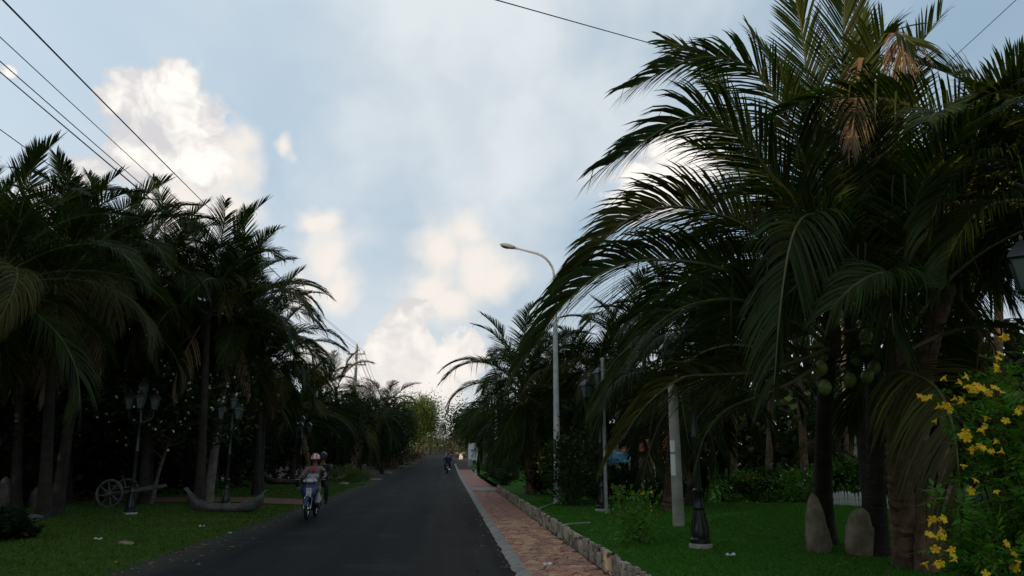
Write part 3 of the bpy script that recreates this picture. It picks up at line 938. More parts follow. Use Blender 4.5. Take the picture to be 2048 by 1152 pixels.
p3 = palm('thick ringed palm trunk nearest the yellow flowers, one frond sweeping to the grass', B3, C3, 'coconut palms by the boulders', 'near', 20, 21, 0.8, (0.155, 0.12), (-0.06, 0, 0), 26, 0.06,
          bark='bark_red', dry=0, emin=2, skip=lambda a, k: (PI * .7 < a < PI * 1.3 and k > 4) or k > 6 or (a > PI and k > 4))
pix_frond(p3, B3, [(1770, 760, 8.9), (1800, 744, 8.6), (1871, 776, 8.1), (1907, 862, 7.8), (1922, 1010, 7.7)], 105, 0.95, .55, 401, (1, 0.6, 0.5), 0.042, mats=('frond_old_or_sunlit', 'rachis'), vee=5, start=0.08)
C4, B4 = at(1900, 560, 10.3), G(1868, 1128, 0.40)
p4 = palm('ringed palm trunk leaning behind the yellow flowers, dense dark crown', B4, C4, 'coconut palms by the boulders', 'near', 24, 33, 0.95, (0.15, 0.12), (-0.35, 0, 0), 30, 0.055,
          bark='bark_red', dry=1, emin=2, skip=lambda a, k: (k < 5 and PI * .8 < a < PI * 1.2) or k > 7)
C5, B5 = at(2120, 420, 8.6), Vector((7.4, 9.0, 0.4))
p5 = palm('palm at the edge of the picture whose fronds hang over the big lantern', B5, C5, None, 'near', 18, 47, 1.0, (0.14, 0.11), (0.1, 0, 0), 30, 0.04, dry=1, emin=1, skip=lambda a, k: k > 7)
for i, (pts, L, dr, sd, n) in enumerate([
    ([(2120, 420, 8.6), (2085, 290, 8.4), (2040, 190, 8.2), (1990, 185, 8.0), (1925, 215, 7.9)], 0.75, .35, None, 90),
    ([(2120, 420, 8.6), (2060, 340, 8.3), (1960, 320, 8.0), (1890, 380, 7.8), (1850, 480, 7.7)], 0.62, .8, None, 100),
    ([(2120, 430, 8.6), (2040, 400, 8.2), (1960, 420, 7.9), (1905, 500, 7.7), (1890, 570, 7.6)], 0.55, .85, None, 100)]):
    pix_frond(p5, B5, pts, n, L, dr, 420 + i, sd)

palm('taller palm rising in the middle of the boulder palms, hidden trunk', Vector((8.1, 14.2, 0.35)), at(1690, 560, 14.0), 'coconut palms by the boulders', 'near', 34, 71, 0.95, (0.15, 0.11), (0, 0, 0), 30, 0.03, dry=0, skip=lambda a, k: k > 6)
palm('tall dark palm behind the big lantern and yellow flowers', Vector((9.9, 13.0, 0.35)), at(1915, 500, 13.0), 'coconut palms by the boulders', 'near', 28, 72, 0.95, (0.15, 0.11), (0, 0, 0), 30, 0.03, dry=0, skip=lambda a, k: k > 7)
# ---- palms further along the right-hand lawn
def gpalm(label, u, v, Yb, cu, cv, Yc, zf, **kw):
    b = at(u, v, Yb); b.z = zf(b.x, b.y) if zf else gz(b.y)
    return palm(label, b, at(cu, cv, Yc), **kw)


GR = 'coconut palms along the right-hand lawn'
gpalm('palm with reddish trunk by the driveway, crown arching over the pavement', 1062, 985, 28, 1046, 785, 27.5, lawn_r, group=GR, kind='near', nf=32, seed=51, scale=0.80, r=(.14, .10), bark='bark_red', nuts=3)
gpalm('dark palm just behind the reddish palm trunk by the driveway', 1096, 960, 33, 1118, 800, 33, lawn_r, group=GR, nf=22, seed=52, scale=0.85)
gpalm('small low palm with yellowish fronds near the white signboard', 1032, 950, 44, 1028, 868, 44, lawn_r, group=GR, nf=20, seed=53, scale=0.72, emin=2)
gpalm('palm with pale ringed trunk seen just behind the concrete pole', 1338, 1015, 18.5, 1352, 770, 18.5, lawn_r, group=GR, nf=22, seed=54, scale=0.75, r=(.17, .12), step=.07, bark='bark_red')
gpalm('dark palm trunk close behind the concrete pole', 1385, 1000, 19.6, 1392, 720, 19.8, lawn_r, group=GR, nf=22, seed=55, scale=0.8, r=(.16, .11), bark='bark_dark')
gpalm('palm behind the thin grey pole with drooping fronds', 1195, 960, 26, 1190, 770, 26, lawn_r, group=GR, nf=24, seed=56, scale=0.8)
gpalm('palm leaning over the blue canopy', 1270, 960, 25, 1265, 745, 24.5, lawn_r, group=GR, nf=24, seed=57, scale=0.85)
for i, (u, Yb, cu, cv) in enumerate([(1460, 26, 1470, 700), (1530, 30, 1545, 690), (1610, 27, 1590, 660), (1690, 24, 1700, 640), (1790, 28, 1800, 620), (1880, 22, 1890, 560), (1980, 20, 2000, 500), (1150, 42, 1140, 770), (1080, 52, 1085, 790), (1230, 46, 1235, 760)]):
    b = at(u, 950, Yb)
    b.z = lawn_r(b.x, b.y) if b.y < 55 else gz(b.y)
    palm('shadowy palm standing deep in the garden behind the boulders and house', b, at(cu, cv, Yb), 'shadowy palms deep in the garden', nf=20, seed=80 + i, scale=0.95, bark='bark_red', dry=0, step=0.02, rings=20, skip=lambda a, k: k > 7)
gpalm('small young palm with low pale fronds between the two boulder palms', 1672, 930, 22, 1672, 885, 22, lawn_r, nf=16, seed=61, scale=0.42, emin=1, dry=0)

# ---- palms of the left-hand grove
GL = 'coconut palms of the roadside grove'
for (lab, u, Yb, cu, cv, Yc, sd, sc, nf) in [
    ('tall palm cut by the picture edge above the standing stones', -90, 17, -20, 580, 17.5, 1, 0.95, 36),
    ('tall palm whose upright fronds rise over the flowering frangipanis', 120, 22, 180, 560, 22.5, 2, 0.95, 36),
    ('palm with sunlit drooping fronds between two tall crowns', 290, 26, 320, 580, 26, 3, 0.92, 36),
    ('palm with pale leaning trunk and the widest crown towards the road', 418, 27, 465, 645, 27.5, 4, 0.95, 46),
    ('low palm beneath the widest crown, hanging over the motorbike riders', 520, 34, 532, 745, 34, 5, 0.85, 34)]:
    b = at(u, 960, Yb); b.z = lawn_l(b.x, b.y)
    palm(lab, b, at(cu, cv, Yc), GL, 'near' if sd in (1, 2, 3, 4) else 'mid', nf, 100 + sd, sc, skip=lambda a, k: k > 8, bark='bark_pale' if sd == 4 else 'bark_palm', dry=2, nuts=3)
for i, (u, Yb, cv) in enumerate([(405, 25, 625), (515, 32, 690), (100, 21, 590), (40, 24, 610), (-60, 26, 570), (245, 31, 600), (390, 36, 690), (95, 30, 620), (480, 40, 740), (300, 29, 690), (140, 27, 660), (-100, 24, 640), (585, 46, 835), (20, 28, 700), (430, 35, 780)]):
    b = at(u, 950, Yb); b.z = lawn_l(b.x, b.y)
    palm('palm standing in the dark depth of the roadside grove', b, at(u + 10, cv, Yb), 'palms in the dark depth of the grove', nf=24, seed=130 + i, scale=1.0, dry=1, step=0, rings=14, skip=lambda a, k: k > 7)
for (lab, u, Yb, cu, cv, sd, sc, em) in [
    ('palm with stiff upright fronds beside the utility pole', 672, 58, 672, 785, 1, 0.95, 0),
    ('palm with wind-blown fronds at the right of the utility pole', 765, 66, 768, 832, 2, 0.95, 1),
    ('dark palm under the utility pole wires', 630, 50, 615, 850, 3, 0.75, 1),
    ('low dark palm in the hedge before the utility pole', 720, 58, 720, 850, 4, 0.95, 2),
    ('small palm at the end of the left hedge near the sunlit tree', 772, 90, 775, 852, 5, 0.9, 1)]:
    b = at(u, 940, Yb); b.z = gz(b.y)
    palm(lab, b, at(cu, cv, Yb), GL, nf=22, seed=150 + sd, scale=sc, emin=em, dry=1, rings=14, step=0, skip=(lambda a, k: 2 < k < 6) if sd == 1 else None)

# ------------------------------------------------------------------ other trees and shrubs
def limb_tree(t, h, spread, r0, n, rd, matn, name='trunk', start=0.35, lean=(0, 0)):
    """tapered trunk with limbs as one mesh; returns limb tips"""
    mb = MB(); tips = []
    top = Vector((lean[0], lean[1], h))
    tr = [Vector((0, 0, -0.1)).lerp(top, i / 6) + Vector((rd.uniform(-1, 1), rd.uniform(-1, 1), 0)) * 0.03 * h * (i > 0) for i in range(7)]
    mb.tube(tr, [r0 * (1 - 0.12 * i) * (1.35 if i == 0 else 1) for i in range(7)], 8)
    for k in range(n):
        q = start + (1 - start) * rd.random() ** 0.7
        i = min(5, int(q * 6)); p = tr[i].lerp(tr[i + 1], q * 6 - i)
        a = k * 2.4 + rd.uniform(-.4, .4)
        L = spread * rd.uniform(0.6, 1.0)
        e = p + Vector((math.cos(a) * L, math.sin(a) * L, L * rd.uniform(0.2, 0.8)))
        mid = p.lerp(e, 0.5) + Vector((0, 0, L * rd.uniform(-.05, .12)))
        mb.tube([p, mid, e], [r0 * .45, r0 * .28, r0 * .10], 5)
        tips.append(e)
        for _ in range(2):
            e2 = mid.lerp(e, rd.random()) + Vector((rd.uniform(-1, 1), rd.uniform(-1, 1), rd.uniform(0, 1))) * L * .45
            mb.tube([mid.lerp(e, .4), e2], [r0 * .18, r0 * .06], 4); tips.append(e2)
    mb.build(name, matn, t)
    return tips


def tip_leaves(tips, per, sig, size, aspect, rg, droop=0.0):
    T = np.array([tuple(p) for p in tips])
    idx = np.repeat(np.arange(len(T)), per)
    off = rg.normal(size=(len(idx), 3)) * sig
    return leaves(T[idx] + off, size, aspect, off / sig * 0.5, 0.3, rg, droop), T[idx] + off


def broad_tree(label, loc, h, spread, seed, leafm='leaf', per=55, size=0.22, cat='tree', group=None, name='broadleaf_tree', bark='bark_dark', limbs=16, sig=0.32, start=0.35):
    rd = random.Random(seed); rg = np.random.default_rng(seed)
    t = thing(name, label, cat, loc, 0, group)
    tips = limb_tree(t, h * 0.8, spread, 0.03 * h, limbs, rd, bark, start=start)
    V, _ = tip_leaves(tips, per, sig * spread, size, 0.5, rg)
    link('crown', tri_mesh('crown', V, 4, leafm), t)
    return t


def casuarina(label, loc, h, spread, seed, leafm='needle', n=34, group=None, per=340):
    rd = random.Random(seed); rg = np.random.default_rng(seed)
    t = thing('casuarina_tree', label, 'tree', loc, 0, group)
    mb = MB(); tips = []
    tr = [Vector((rd.uniform(-1, 1) * .02 * h, rd.uniform(-1, 1) * .02 * h, h * i / 6)) for i in range(7)]
    mb.tube(tr, [0.018 * h * (1 - i * .15) for i in range(7)], 6)
    for k in range(n):
        q = 0.22 + 0.76 * k / n
        i = min(5, int(q * 6)); p = tr[i].lerp(tr[i + 1], q * 6 - i)
        a = k * 2.4 + rd.uniform(-.5, .5); L = spread * (1.05 - q) * rd.uniform(0.6, 1.3) + 0.2
        e = p + Vector((math.cos(a) * L, math.sin(a) * L, L * rd.uniform(0.3, 0.9)))
        mb.tube([p, e], [0.006 * h * (1 - q) + .01, .006], 4)
        for s in (0.45, 0.7, 0.9, 1.05): tips.append(p.lerp(e, s))
    mb.build('trunk', 'bark_dark', t)
    V, _ = tip_leaves(tips, per // 4, 0.16 * spread, 0.30, 0.10, rg, 0.9)
    link('crown', tri_mesh('crown', V, 4, leafm), t)
    return t


def shrub(label, loc, radii, seed, leafm='leaf', n=2500, size=0.11, name='shrub', cat='shrub', group=None, flowers=None, fn=60, k=26, aspect=0.45, stems=7, fsize=0.045, sig=0.2, shell=0.45):
    rd = random.Random(seed); rg = np.random.default_rng(seed)
    t = thing(name, label, cat, loc, 0, group)
    P, C = clumps(n, k, radii, sig, rg, shell, -0.55)
    P[:, 2] += radii[2] * 0.95
    P[:, 2] = np.maximum(P[:, 2], 0.03)
    link('foliage', tri_mesh('foliage', leaves(P, size, aspect, P / np.array(radii) * 0.5, 0.2, rg), 4, leafm), t)
    mb = MB()
    for i in range(min(stems, k)):
        c = Vector(C[i]) + Vector((0, 0, radii[2] * .95))
        b = Vector((rd.uniform(-.15, .15) * radii[0], rd.uniform(-.15, .15) * radii[1], -0.05))
        mb.tube([b, b.lerp(c, .5) + Vector((0, 0, .1 * radii[2])), c], [0.03 * radii[2] + .006, 0.02 * radii[2] + .004, .004], 5)
    mb.build('stem', 'bark_dark', t)
    if flowers:
        d = rg.normal(size=(fn, 3)); d[:, 2] = np.abs(d[:, 2]) * 0.8 - 0.1
        d /= np.linalg.norm(d, axis=1, keepdims=True)
        F = d * np.array(radii) * rg.uniform(0.85, 1.08, size=(fn, 1)); F[:, 2] += radii[2] * .95
        V = []
        for q in range(3): V.append(leaves(F, fsize, 0.7, d, 0.0, rg))
        o = link('blossom', tri_mesh('blossom', np.concatenate(V), 4, flowers), t); o['kind'] = 'stuff'
    return t


# ---- woods that read as one dark mass behind the palms, and close the view; unseen stretches behind the camera block light
def wood(name, label, boxes, n, size, seed, matn='leaf_dark'):
    rg = np.random.default_rng(seed)
    V = []
    tot = sum((b[1] - b[0]) * (b[3] - b[2]) for b in boxes)
    for (x0, x1, y0, y1, h) in boxes:
        m = int(n * (x1 - x0) * (y1 - y0) / tot)
        x = rg.uniform(x0, x1, m); y = rg.uniform(y0, y1, m)
        hh = np.array([h * (0.80 + 0.35 * nz(a, b, 0.22, seed) + 0.22 * nz(a, b, 0.7, seed + 4)) for a, b in zip(x, y)])
        z = hh * rg.uniform(0, 1, m) ** 0.75 + np.array([gz(b) for b in y])
        V.append(leaves(np.stack([x, y, z], 1), size, 0.55, None, 0.2, rg))
    return tag(link(name, tri_mesh(name, np.concatenate(V), 4, matn)), label, 'woodland', kind='stuff')


wood('windbreak_wood', 'dark belt of trees closing the view behind the palm grove', [(-42, -25, -110, 104, 16.0), (-25, -19, 34, 100, 7.0), (-27, -22, -10, 104, 3.4), (-46, -42, -60, 104, 5), (-60, -8.5, 104, 116, 4.0)], 120000, 1.0, 5)  # tallest box raised, thickened and run on unseen behind the camera to block sun
wood('windbreak_wood', 'dark belt of trees closing the garden view, plus unseen sky-blocking trees added behind the camera', [(7, 44, 58, 74, 9.5), (22, 34, 14, 60, 9.0), (5.5, 12, 70, 104, 7.5), (10, 22, -70, -4, 8.0)], 52000, 0.7, 6)  # last box stands unseen behind the camera, added to block sky light
wood('distant_wood', 'far trees where the road ends', [(-70, -6, 190, 215, 10), (6, 70, 200, 225, 8), (-8, 8, 262, 275, 5.5)], 140000, 0.42, 9, 'needle')

# ---- left side, far half
def gl(u, Y, dz=0.0):
    p = at(u, 930, Y); p.z = gz(p.y) + dz
    return p


BL = 'dark trees beyond the roadside grove'
broad_tree('yellow-green tree catching the sun beyond the left hedge', gl(836, 150), 10.5, 3.6, 201, 'leaf_yellow', 170, 0.36, limbs=34, start=.2)
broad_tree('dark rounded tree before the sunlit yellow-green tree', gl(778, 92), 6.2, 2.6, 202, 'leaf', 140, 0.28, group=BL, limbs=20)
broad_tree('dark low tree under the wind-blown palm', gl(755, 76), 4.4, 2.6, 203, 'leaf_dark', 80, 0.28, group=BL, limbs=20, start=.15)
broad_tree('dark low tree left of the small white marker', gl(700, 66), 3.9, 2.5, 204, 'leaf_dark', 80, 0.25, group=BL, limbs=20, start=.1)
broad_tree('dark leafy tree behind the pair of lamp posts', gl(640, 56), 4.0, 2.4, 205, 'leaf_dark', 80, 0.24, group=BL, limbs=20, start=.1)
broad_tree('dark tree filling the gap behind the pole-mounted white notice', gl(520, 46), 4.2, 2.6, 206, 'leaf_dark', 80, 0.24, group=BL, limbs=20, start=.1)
broad_tree('broad dark tree low in the hedge before the dry verge', gl(765, 84), 3.4, 2.6, 207, 'leaf_dark', 70, 0.28, group=BL, limbs=20, start=.1)
for i, (u, Y, h, lab) in enumerate([(632, 74, 10.5, 'feathery casuarina left of the stiff upright palm'), (700, 84, 9.5, 'feathery casuarina right behind the utility pole'), (735, 88, 9.6, 'thin casuarina between the pole and the wind-blown palm'),
                                    (842, 178, 14.0, 'tall pointed casuarina above the sunlit tree'), (862, 215, 14.5, 'casuarina leaning to the road beyond the sunlit tree'), (885, 236, 9.0, 'dark casuarina at the far bend of the road'), (812, 125, 8.5, 'casuarina half hidden by the dark rounded tree')]):
    casuarina(lab, gl(u, Y), h, 2.4, 220 + i, 'needle' if i not in (1, 2) else 'needle_dry', 26, 'casuarinas beyond the grove')
for i, (u, Y, rr, lf, lab) in enumerate([(690, 47, (1.0, .8, .55), 'leaf_yellow', 'yellowish low bush behind the motorbike passenger'), (716, 50, (.9, .7, .40), 'leaf_yellow', 'small yellowish bush right of the passenger'),
                                        (800, 98, (3.4, 2, 1.0), 'needle_dry', 'dry brown scrub along the left verge'), (812, 122, (3, 2, 1.2), 'needle_dry', 'dry brown scrub under the sunlit tree'), (770, 80, (3, 2, .9), 'needle_dry', 'dry reddish scrub by the white marker'),
                                        (4, 14.2, (.5, .5, .28), 'leaf_dark', 'small dark bush on the lawn at the picture edge')]):
    p = gl(u, Y)
    if i == 5: p = G(8, 1092); p.z = lawn_l(p.x, p.y)
    shrub(lab, p, rr, 240 + i, lf, 1800, 0.16 if i < 2 else 0.2, 'bush', 'bush', aspect=.2 if i < 2 else .4)
# understorey shrubs of the grove, all in deep shade
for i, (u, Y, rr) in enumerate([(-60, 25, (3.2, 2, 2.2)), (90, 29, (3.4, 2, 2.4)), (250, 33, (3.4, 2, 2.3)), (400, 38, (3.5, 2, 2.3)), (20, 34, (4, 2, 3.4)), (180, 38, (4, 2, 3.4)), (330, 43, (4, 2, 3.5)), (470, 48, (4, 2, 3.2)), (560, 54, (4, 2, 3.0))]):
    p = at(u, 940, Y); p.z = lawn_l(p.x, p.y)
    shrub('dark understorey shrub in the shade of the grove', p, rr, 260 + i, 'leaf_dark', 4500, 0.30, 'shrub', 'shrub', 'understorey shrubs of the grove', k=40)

# ---- frangipani trees on the left lawn
def frangipani(label, loc, h, spread, seed, lean=(0, 0), pink=False):
    rd = random.Random(seed); rg = np.random.default_rng(seed)
    t = thing('frangipani_tree', label, 'tree', loc, 0, 'frangipani trees on the lawn')
    tips = limb_tree(t, h * .72, spread, 0.085, 18, rd, 'bark_pale', start=0.45, lean=lean)
    V, P = tip_leaves(tips, 95, 0.20 * spread, 0.26, 0.32, rg, 0.15)
    link('crown', tri_mesh('crown', V, 4, 'leaf'), t)
    T = np.array([tuple(p) for p in tips])
    d = rg.normal(size=(150, 3)) * np.array([1, .8, .7]) + np.array([0.5, -0.9, 0.35])
    d /= np.linalg.norm(d, axis=1, keepdims=True)
    F = T.mean(0) + d * spread * np.array([1.25, 1.2, 0.85]) * rg.uniform(0.8, 1.12, size=(150, 1))
    idx = rg.integers(0, 22, 150); cl = rg.normal(size=(22, 3)) * .25
    F += cl[idx]
    V = np.concatenate([leaves(F, 0.095, .8, None, 0, rg) for _ in range(2)])
    o = link('blossom', tri_mesh('blossom', V, 4, ['blossom_white', 'blossom_pink'], np.tile((rg.random(150) < (0.6 if pink else 0.2)).astype(int), 2)), t)
    o['kind'] = 'stuff'
    return t


def ll(u, v, z=0.1):
    p = G(u, v, z); p.z = lawn_l(p.x, p.y) - 0.02
    return p


frangipani('frangipani with a pale curved trunk and white blossoms right of the cart wheel', ll(300, 1008), 4.4, 2.0, 301, (0.55, 0.2))
frangipani('frangipani behind the wheel with pale trunk and few blossoms', ll(243, 996), 4.3, 1.9, 302, (-0.1, 0.3), True)
frangipani('frangipani with pink and white blossoms nearest the standing stones', ll(120, 1004), 4.5, 2.2, 303, (-0.3, 0.1), True)

# ---- shrubs and hedges on the right
def lr(u, v, z=0.3):
    p = G(u, v, z); p.z = lawn_r(p.x, p.y)
    return p


def rr_(u, Y):
    p = at(u, 950, Y); p.z = lawn_r(p.x, p.y) if p.y < 55 else gz(p.y) + .1
    return p


shrub('young trumpet bush with few yellow flowers in front of the lamp posts', lr(1272, 1086), (0.40, 0.35, 0.46), 401, 'leaf_bright', 900, 0.085, 'trumpet_bush', 'bush', flowers='blossom_yellow', fn=10, k=16, sig=.28, fsize=.06)
shrub('small trumpet tree with yellow flowers beside the street light pole', lr(1140, 1012), (0.95, 0.8, 0.95), 402, 'leaf', 2600, 0.12, 'trumpet_bush', 'bush', flowers='blossom_yellow', fn=24, k=24, sig=.26, fsize=.07)
HB = 'flowering hedge shrubs at the back of the lawn'
for i, (u, Y, rr) in enumerate([(1455, 22.5, (1.1, .7, .55)), (1530, 22.5, (1.1, .7, .55)), (1600, 22, (1.1, .7, .6)), (1690, 21.5, (1.2, .7, .7)), (1770, 21, (1.1, .7, .65))]):
    shrub(['low hedge shrub with white flowers right of the walking person', 'low hedge shrub with white flowers second from the walking person', 'low hedge shrub with white flowers left of the first boulder palm',
           'bright green flowering shrub above the picket fence', 'flowering shrub behind the ringed palm trunks'][i], rr_(u, Y), rr, 410 + i, 'leaf_bright' if i in (0, 2, 3) else 'leaf', 2300, 0.13, 'flowering_shrub', 'shrub', HB, 'blossom_white', 26, fsize=.06)
for i, (u, Y, rr, lab) in enumerate([(1235, 23.5, (1.3, .7, .50), 'dark clipped shrub under the blue canopy'), (1300, 21.5, (1.0, .7, .55), 'dark clipped shrub left of the ringed palm trunk'), (1175, 27, (1.3, .7, .6), 'dark shrub left of the thin grey pole'),
                                     (1110, 28, (1.0, .7, .6), 'dark shrub behind the reddish palm trunk'), (1000, 41, (1.0, .8, .55), 'leafy bush by the driveway below the small palm'), (1005, 50, (1.1, .9, .9), 'dark bush to the right of the signboard'), (990, 70, (1.0, 1.2, 1.6), 'tall dark bush beside the signboard')]):
    shrub(lab, rr_(u, Y), rr, 430 + i, 'leaf_dark' if i < 4 else 'leaf', 2200, 0.13, 'shrub', 'shrub', k=26)
shrub('low plant with pale leaves at the driveway corner', lr(1000, 980, .1), (0.7, .5, .35), 440, 'leaf', 700, 0.14, 'plant', 'plant', k=14, flowers='blossom_white', fn=6)
broad_tree('dark sea almond tree leaning over the road beyond the signboard', gl(948, 100), 6.4, 3.0, 450, 'leaf', 120, 0.30, limbs=24, start=.3)
broad_tree('brown sunlit thicket tree on the right at the road bend', gl(935, 150), 5.6, 3.2, 451, 'needle_dry', 150, 0.3, limbs=18, start=.1)
broad_tree('sunlit brown tree beyond the sea almond', gl(962, 122), 7.4, 3.0, 452, 'leaf_yellow', 150, 0.3, limbs=18, start=.1)
shrub('dry brown scrub on the right verge past the signboard', gl(925, 140), (2.5, 3, 1.2), 453, 'needle_dry', 1800, 0.2, 'bush', 'bush')


# ---- the big yellow trumpet bush in the corner
def trumpet_flower():
    mb = MB()
    M = Matrix.Identity(3)
    mb.lathe([(0.004, 0), (0.008, 0.015), (0.016, 0.035), (0.020, 0.045)], 8)
    for k in range(5):
        a = 2 * PI * k / 5
        c, s = math.cos(a), math.sin(a)
        def q(r, t, z):
            return (c * r - s * t, s * r + c * t, z)
        mb.add([q(.016, -.011, .042), q(.016, .011, .042), q(.034, .017, .052), q(.046, .010, .046), q(.046, -.010, .048), q(.034, -.017, .052)], [(0, 1, 2, 5), (5, 2, 3, 4)])
    return mb.mesh('flower', 'blossom_yellow')


FLOWER = trumpet_flower()
fb_t = thing('trumpet_bush', 'large trumpet bush with clusters of yellow flowers in the near corner', 'bush', Vector((4.75, 6.2, 0.32)))
org = fb_t.location.copy()
rg = np.random.default_rng(77)
mb = MB(); brs = []
rd = random.Random(5)
targets = [(1990, 720), (1940, 760), (1900, 800), (1960, 830), (2030, 760), (1930, 900), (1985, 880), (2040, 880), (1900, 1090), (1880, 1010), (1950, 1000), (2010, 1000), (1990, 1100), (2050, 1090), (1925, 1130), (1965, 1060), (2075, 960), (2080, 820), (1880, 1130), (1975, 940),
           (2030, 1040), (2050, 950), (1990, 780), (2040, 820), (2030, 720), (1960, 1140), (1920, 1050), (2020, 930), (2100, 1050), (2110, 900)]
for k, (u, v) in enumerate(targets):
    e = at(u + 10, v, rd.uniform(5.5, 6.7)) - org
    b = Vector((rd.uniform(-.08, .2), rd.uniform(-.1, .1), 0))
    mid = b.lerp(e, .55) + Vector((rd.uniform(-.05, .15), 0, .12))
    mb.tube([b, mid, e], [.014, .010, .004], 5)
    brs.append((mid, e))
mb.build('stem', 'bark_palm', fb_t)
# pinnate leaves: leaflets in pairs along a short stalk
V = []
for (mid, e) in brs:
    for s in range(34):
        t = rd.random() ** 0.6
        c = mid.lerp(e, t) + Vector((rd.gauss(0, .06), rd.gauss(0, .08), rd.gauss(0, .06)))
        d = Vector((rd.gauss(0, 1), rd.gauss(0, 1), rd.gauss(0.1, .7))).normalized()
        sd = d.cross(Vector((0, 0, 1)))
        if sd.length < .1: continue
        sd.normalize(); up = sd.cross(d)
        for k in range(3):
            for sg in (-1, 1):
                p = c + d * (.025 + .035 * k)
                ld = (d * .6 + sd * sg * .8 + up * rd.uniform(-.2, .2)).normalized()
                L = .085 * rd.uniform(.7, 1.2); wv = ld.cross(up).normalized() * L * .17
                V += [p, p + ld * L * .45 + wv, p + ld * L - up * L * .15, p + ld * L * .45 - wv]
        p = c + d * .13; wv = sd * .016
        V += [p, p + d * .045 + wv, p + d * .10, p + d * .045 - wv]
link('foliage', tri_mesh('foliage', np.array([tuple(v) for v in V]), 4, 'leaf_bright'), fb_t)
for (u, v, n) in [(1990, 692, 1), (2017, 697, 1), (1984, 708, 2), (1950, 748, 1), (1935, 772, 4), (1965, 780, 5), (1992, 776, 3), (1922, 768, 3), (1868, 810, 3), (1895, 800, 3), (1925, 800, 2), (1875, 825, 3), (1970, 862, 3), (2025, 845, 4),
                  (1930, 872, 4), (1952, 895, 4), (1990, 900, 2), (1980, 915, 2), (1915, 950, 1), (1960, 965, 1), (1866, 1050, 4), (1880, 1065, 4), (1862, 1085, 2), (1885, 1120, 4), (1870, 1135, 3), (2035, 1110, 3), (2040, 1135, 4), (1975, 1150, 2), (1945, 985, 1), (2000, 1005, 1)]:
    for k in range(n):
        f = link('flower', FLOWER, fb_t, at(u + rd.gauss(0, 14), v + rd.gauss(0, 12), rd.uniform(5.35, 5.6)) - org)
        f.rotation_euler = (R(60 + rd.uniform(-50, 50)), R(rd.uniform(-40, 40)), rd.uniform(-1.2, 1.2)); f.scale = (rd.uniform(.5, .85), rd.uniform(.5, .85), rd.uniform(.6, 1.1))

# ------------------------------------------------------------------ lamp posts with lanterns
def make_lantern():
    mb = MB(); n = 4; ph = R(25)
    zb, zt, rb, rt = 0.0, 0.30, 0.085, 0.15
    cor = lambda r, z, k: Vector((r * math.cos(ph + k * PI / 2), r * math.sin(ph + k * PI / 2), z))
    for k in range(4):
        mb.tube([cor(rb, zb, k), cor(rt, zt, k)], 0.011, 5)
        mb.tube([cor(rb, zb, k), cor(rb, zb, k + 1)], 0.012, 5)
        mb.tube([cor(rt, zt, k), cor(rt, zt, k + 1)], 0.014, 5)
    mb.lathe([(0.02, -0.10), (0.035, -0.07), (0.03, -0.04), (rb * 1.1, -0.012), (rb, 0.0)], 4, ph=ph)
    me = mb.mesh('lantern', 'black_iron')
    cp = MB(); cp.lathe([(rt * 1.18, zt), (rt * 1.12, zt + .025), (rt * .66, zt + .10), (rt * .60, zt + .105), (rt * .30, zt + .15), (.018, zt + .16), (.022, zt + .19), (.006, zt + .22)], 4, ph=ph)
    cme = cp.mesh('cap', 'black_iron')
    panes = []
    for k in range(4):
        p = MB(); i = .94
        a, b, c, d = cor(rb * i, zb + .005, k), cor(rb * i, zb + .005, k + 1), cor(rt * i, zt - .005, k + 1), cor(rt * i, zt - .005, k)
        q = [x.lerp((a + b + c + d) / 4, .06) for x in (a, b, c, d)]
        o_ = ((a + b) / 2); o_.z = 0; o_ = o_.normalized() * .005
        p.add(q + [x - o_ for x in q], [(0, 1, 2, 3), (7, 6, 5, 4), (0, 4, 5, 1), (1, 5, 6, 2), (2, 6, 7, 3), (3, 7, 4, 0)])
        panes.append(p.mesh('pane', 'lamp_glass', False))
    return me, cme, panes


LAN = make_lantern()


def make_lamp_post():
    t = thing('lamp_post', 'x', 'lamp post', (0, 0, 0), 0, 'black lantern lamp posts')
    mb = MB(); mb.lathe([(.18, -.05), (.18, .05), (.165, .07), (.0, .07)], 12); mb.build('footing', 'concrete_pale', t)
    mb = MB(); mb.lathe([(.155, .07), (.155, .13), (.125, .16), (.135, .24), (.11, .30), (.085, .42), (.075, .55), (.09, .57), (.09, .60), (.075, .63), (.07, .80), (.085, .82), (.085, .85), (.06, .88)], 12)
    for k in range(8):
        a = k * PI / 4; mb.tube([(.125 * math.cos(a), .125 * math.sin(a), .14), (.13 * math.cos(a), .13 * math.sin(a), .26), (.07 * math.cos(a), .07 * math.sin(a), .56)], .014, 4)
    mb.build('pedestal', 'black_iron', t)
    mb = MB(); mb.lathe([(.055, .88), (.048, 1.6), (.062, 1.63), (.062, 1.67), (.046, 1.7), (.038, 2.35), (.055, 2.38), (.055, 2.42), (.036, 2.45), (.03, 2.98), (.05, 3.0), (.03, 3.03)], 10); mb.build('post', 'black_iron', t)
    spots = [Vector((0, 0, 3.08))]
    for k in range(3):
        a = R(18 + 120 * k); d = Vector((math.cos(a), math.sin(a), 0))
        mb = MB(); mb.tube([Vector((0, 0, 2.48)), d * .10 + Vector((0, 0, 2.42)), d * .24 + Vector((0, 0, 2.46)), d * .34 + Vector((0, 0, 2.56)), d * .36 + Vector((0, 0, 2.66))], .014, 6)
        mb.torus(d * .16 + Vector((0, 0, 2.55)), .06, .008, 12, 5, 0, Matrix.Rotation(a, 3, 'Z') @ Matrix.Rotation(PI / 2, 3, 'X'))
        mb.build('arm', 'black_iron', t)
        spots.append(d * .36 + Vector((0, 0, 2.76)))
    for p in spots:
        l = link('lantern', LAN[0], t, p)
        link('cap', LAN[1], l)
        for q in LAN[2]: link('pane', q, l)
    return t


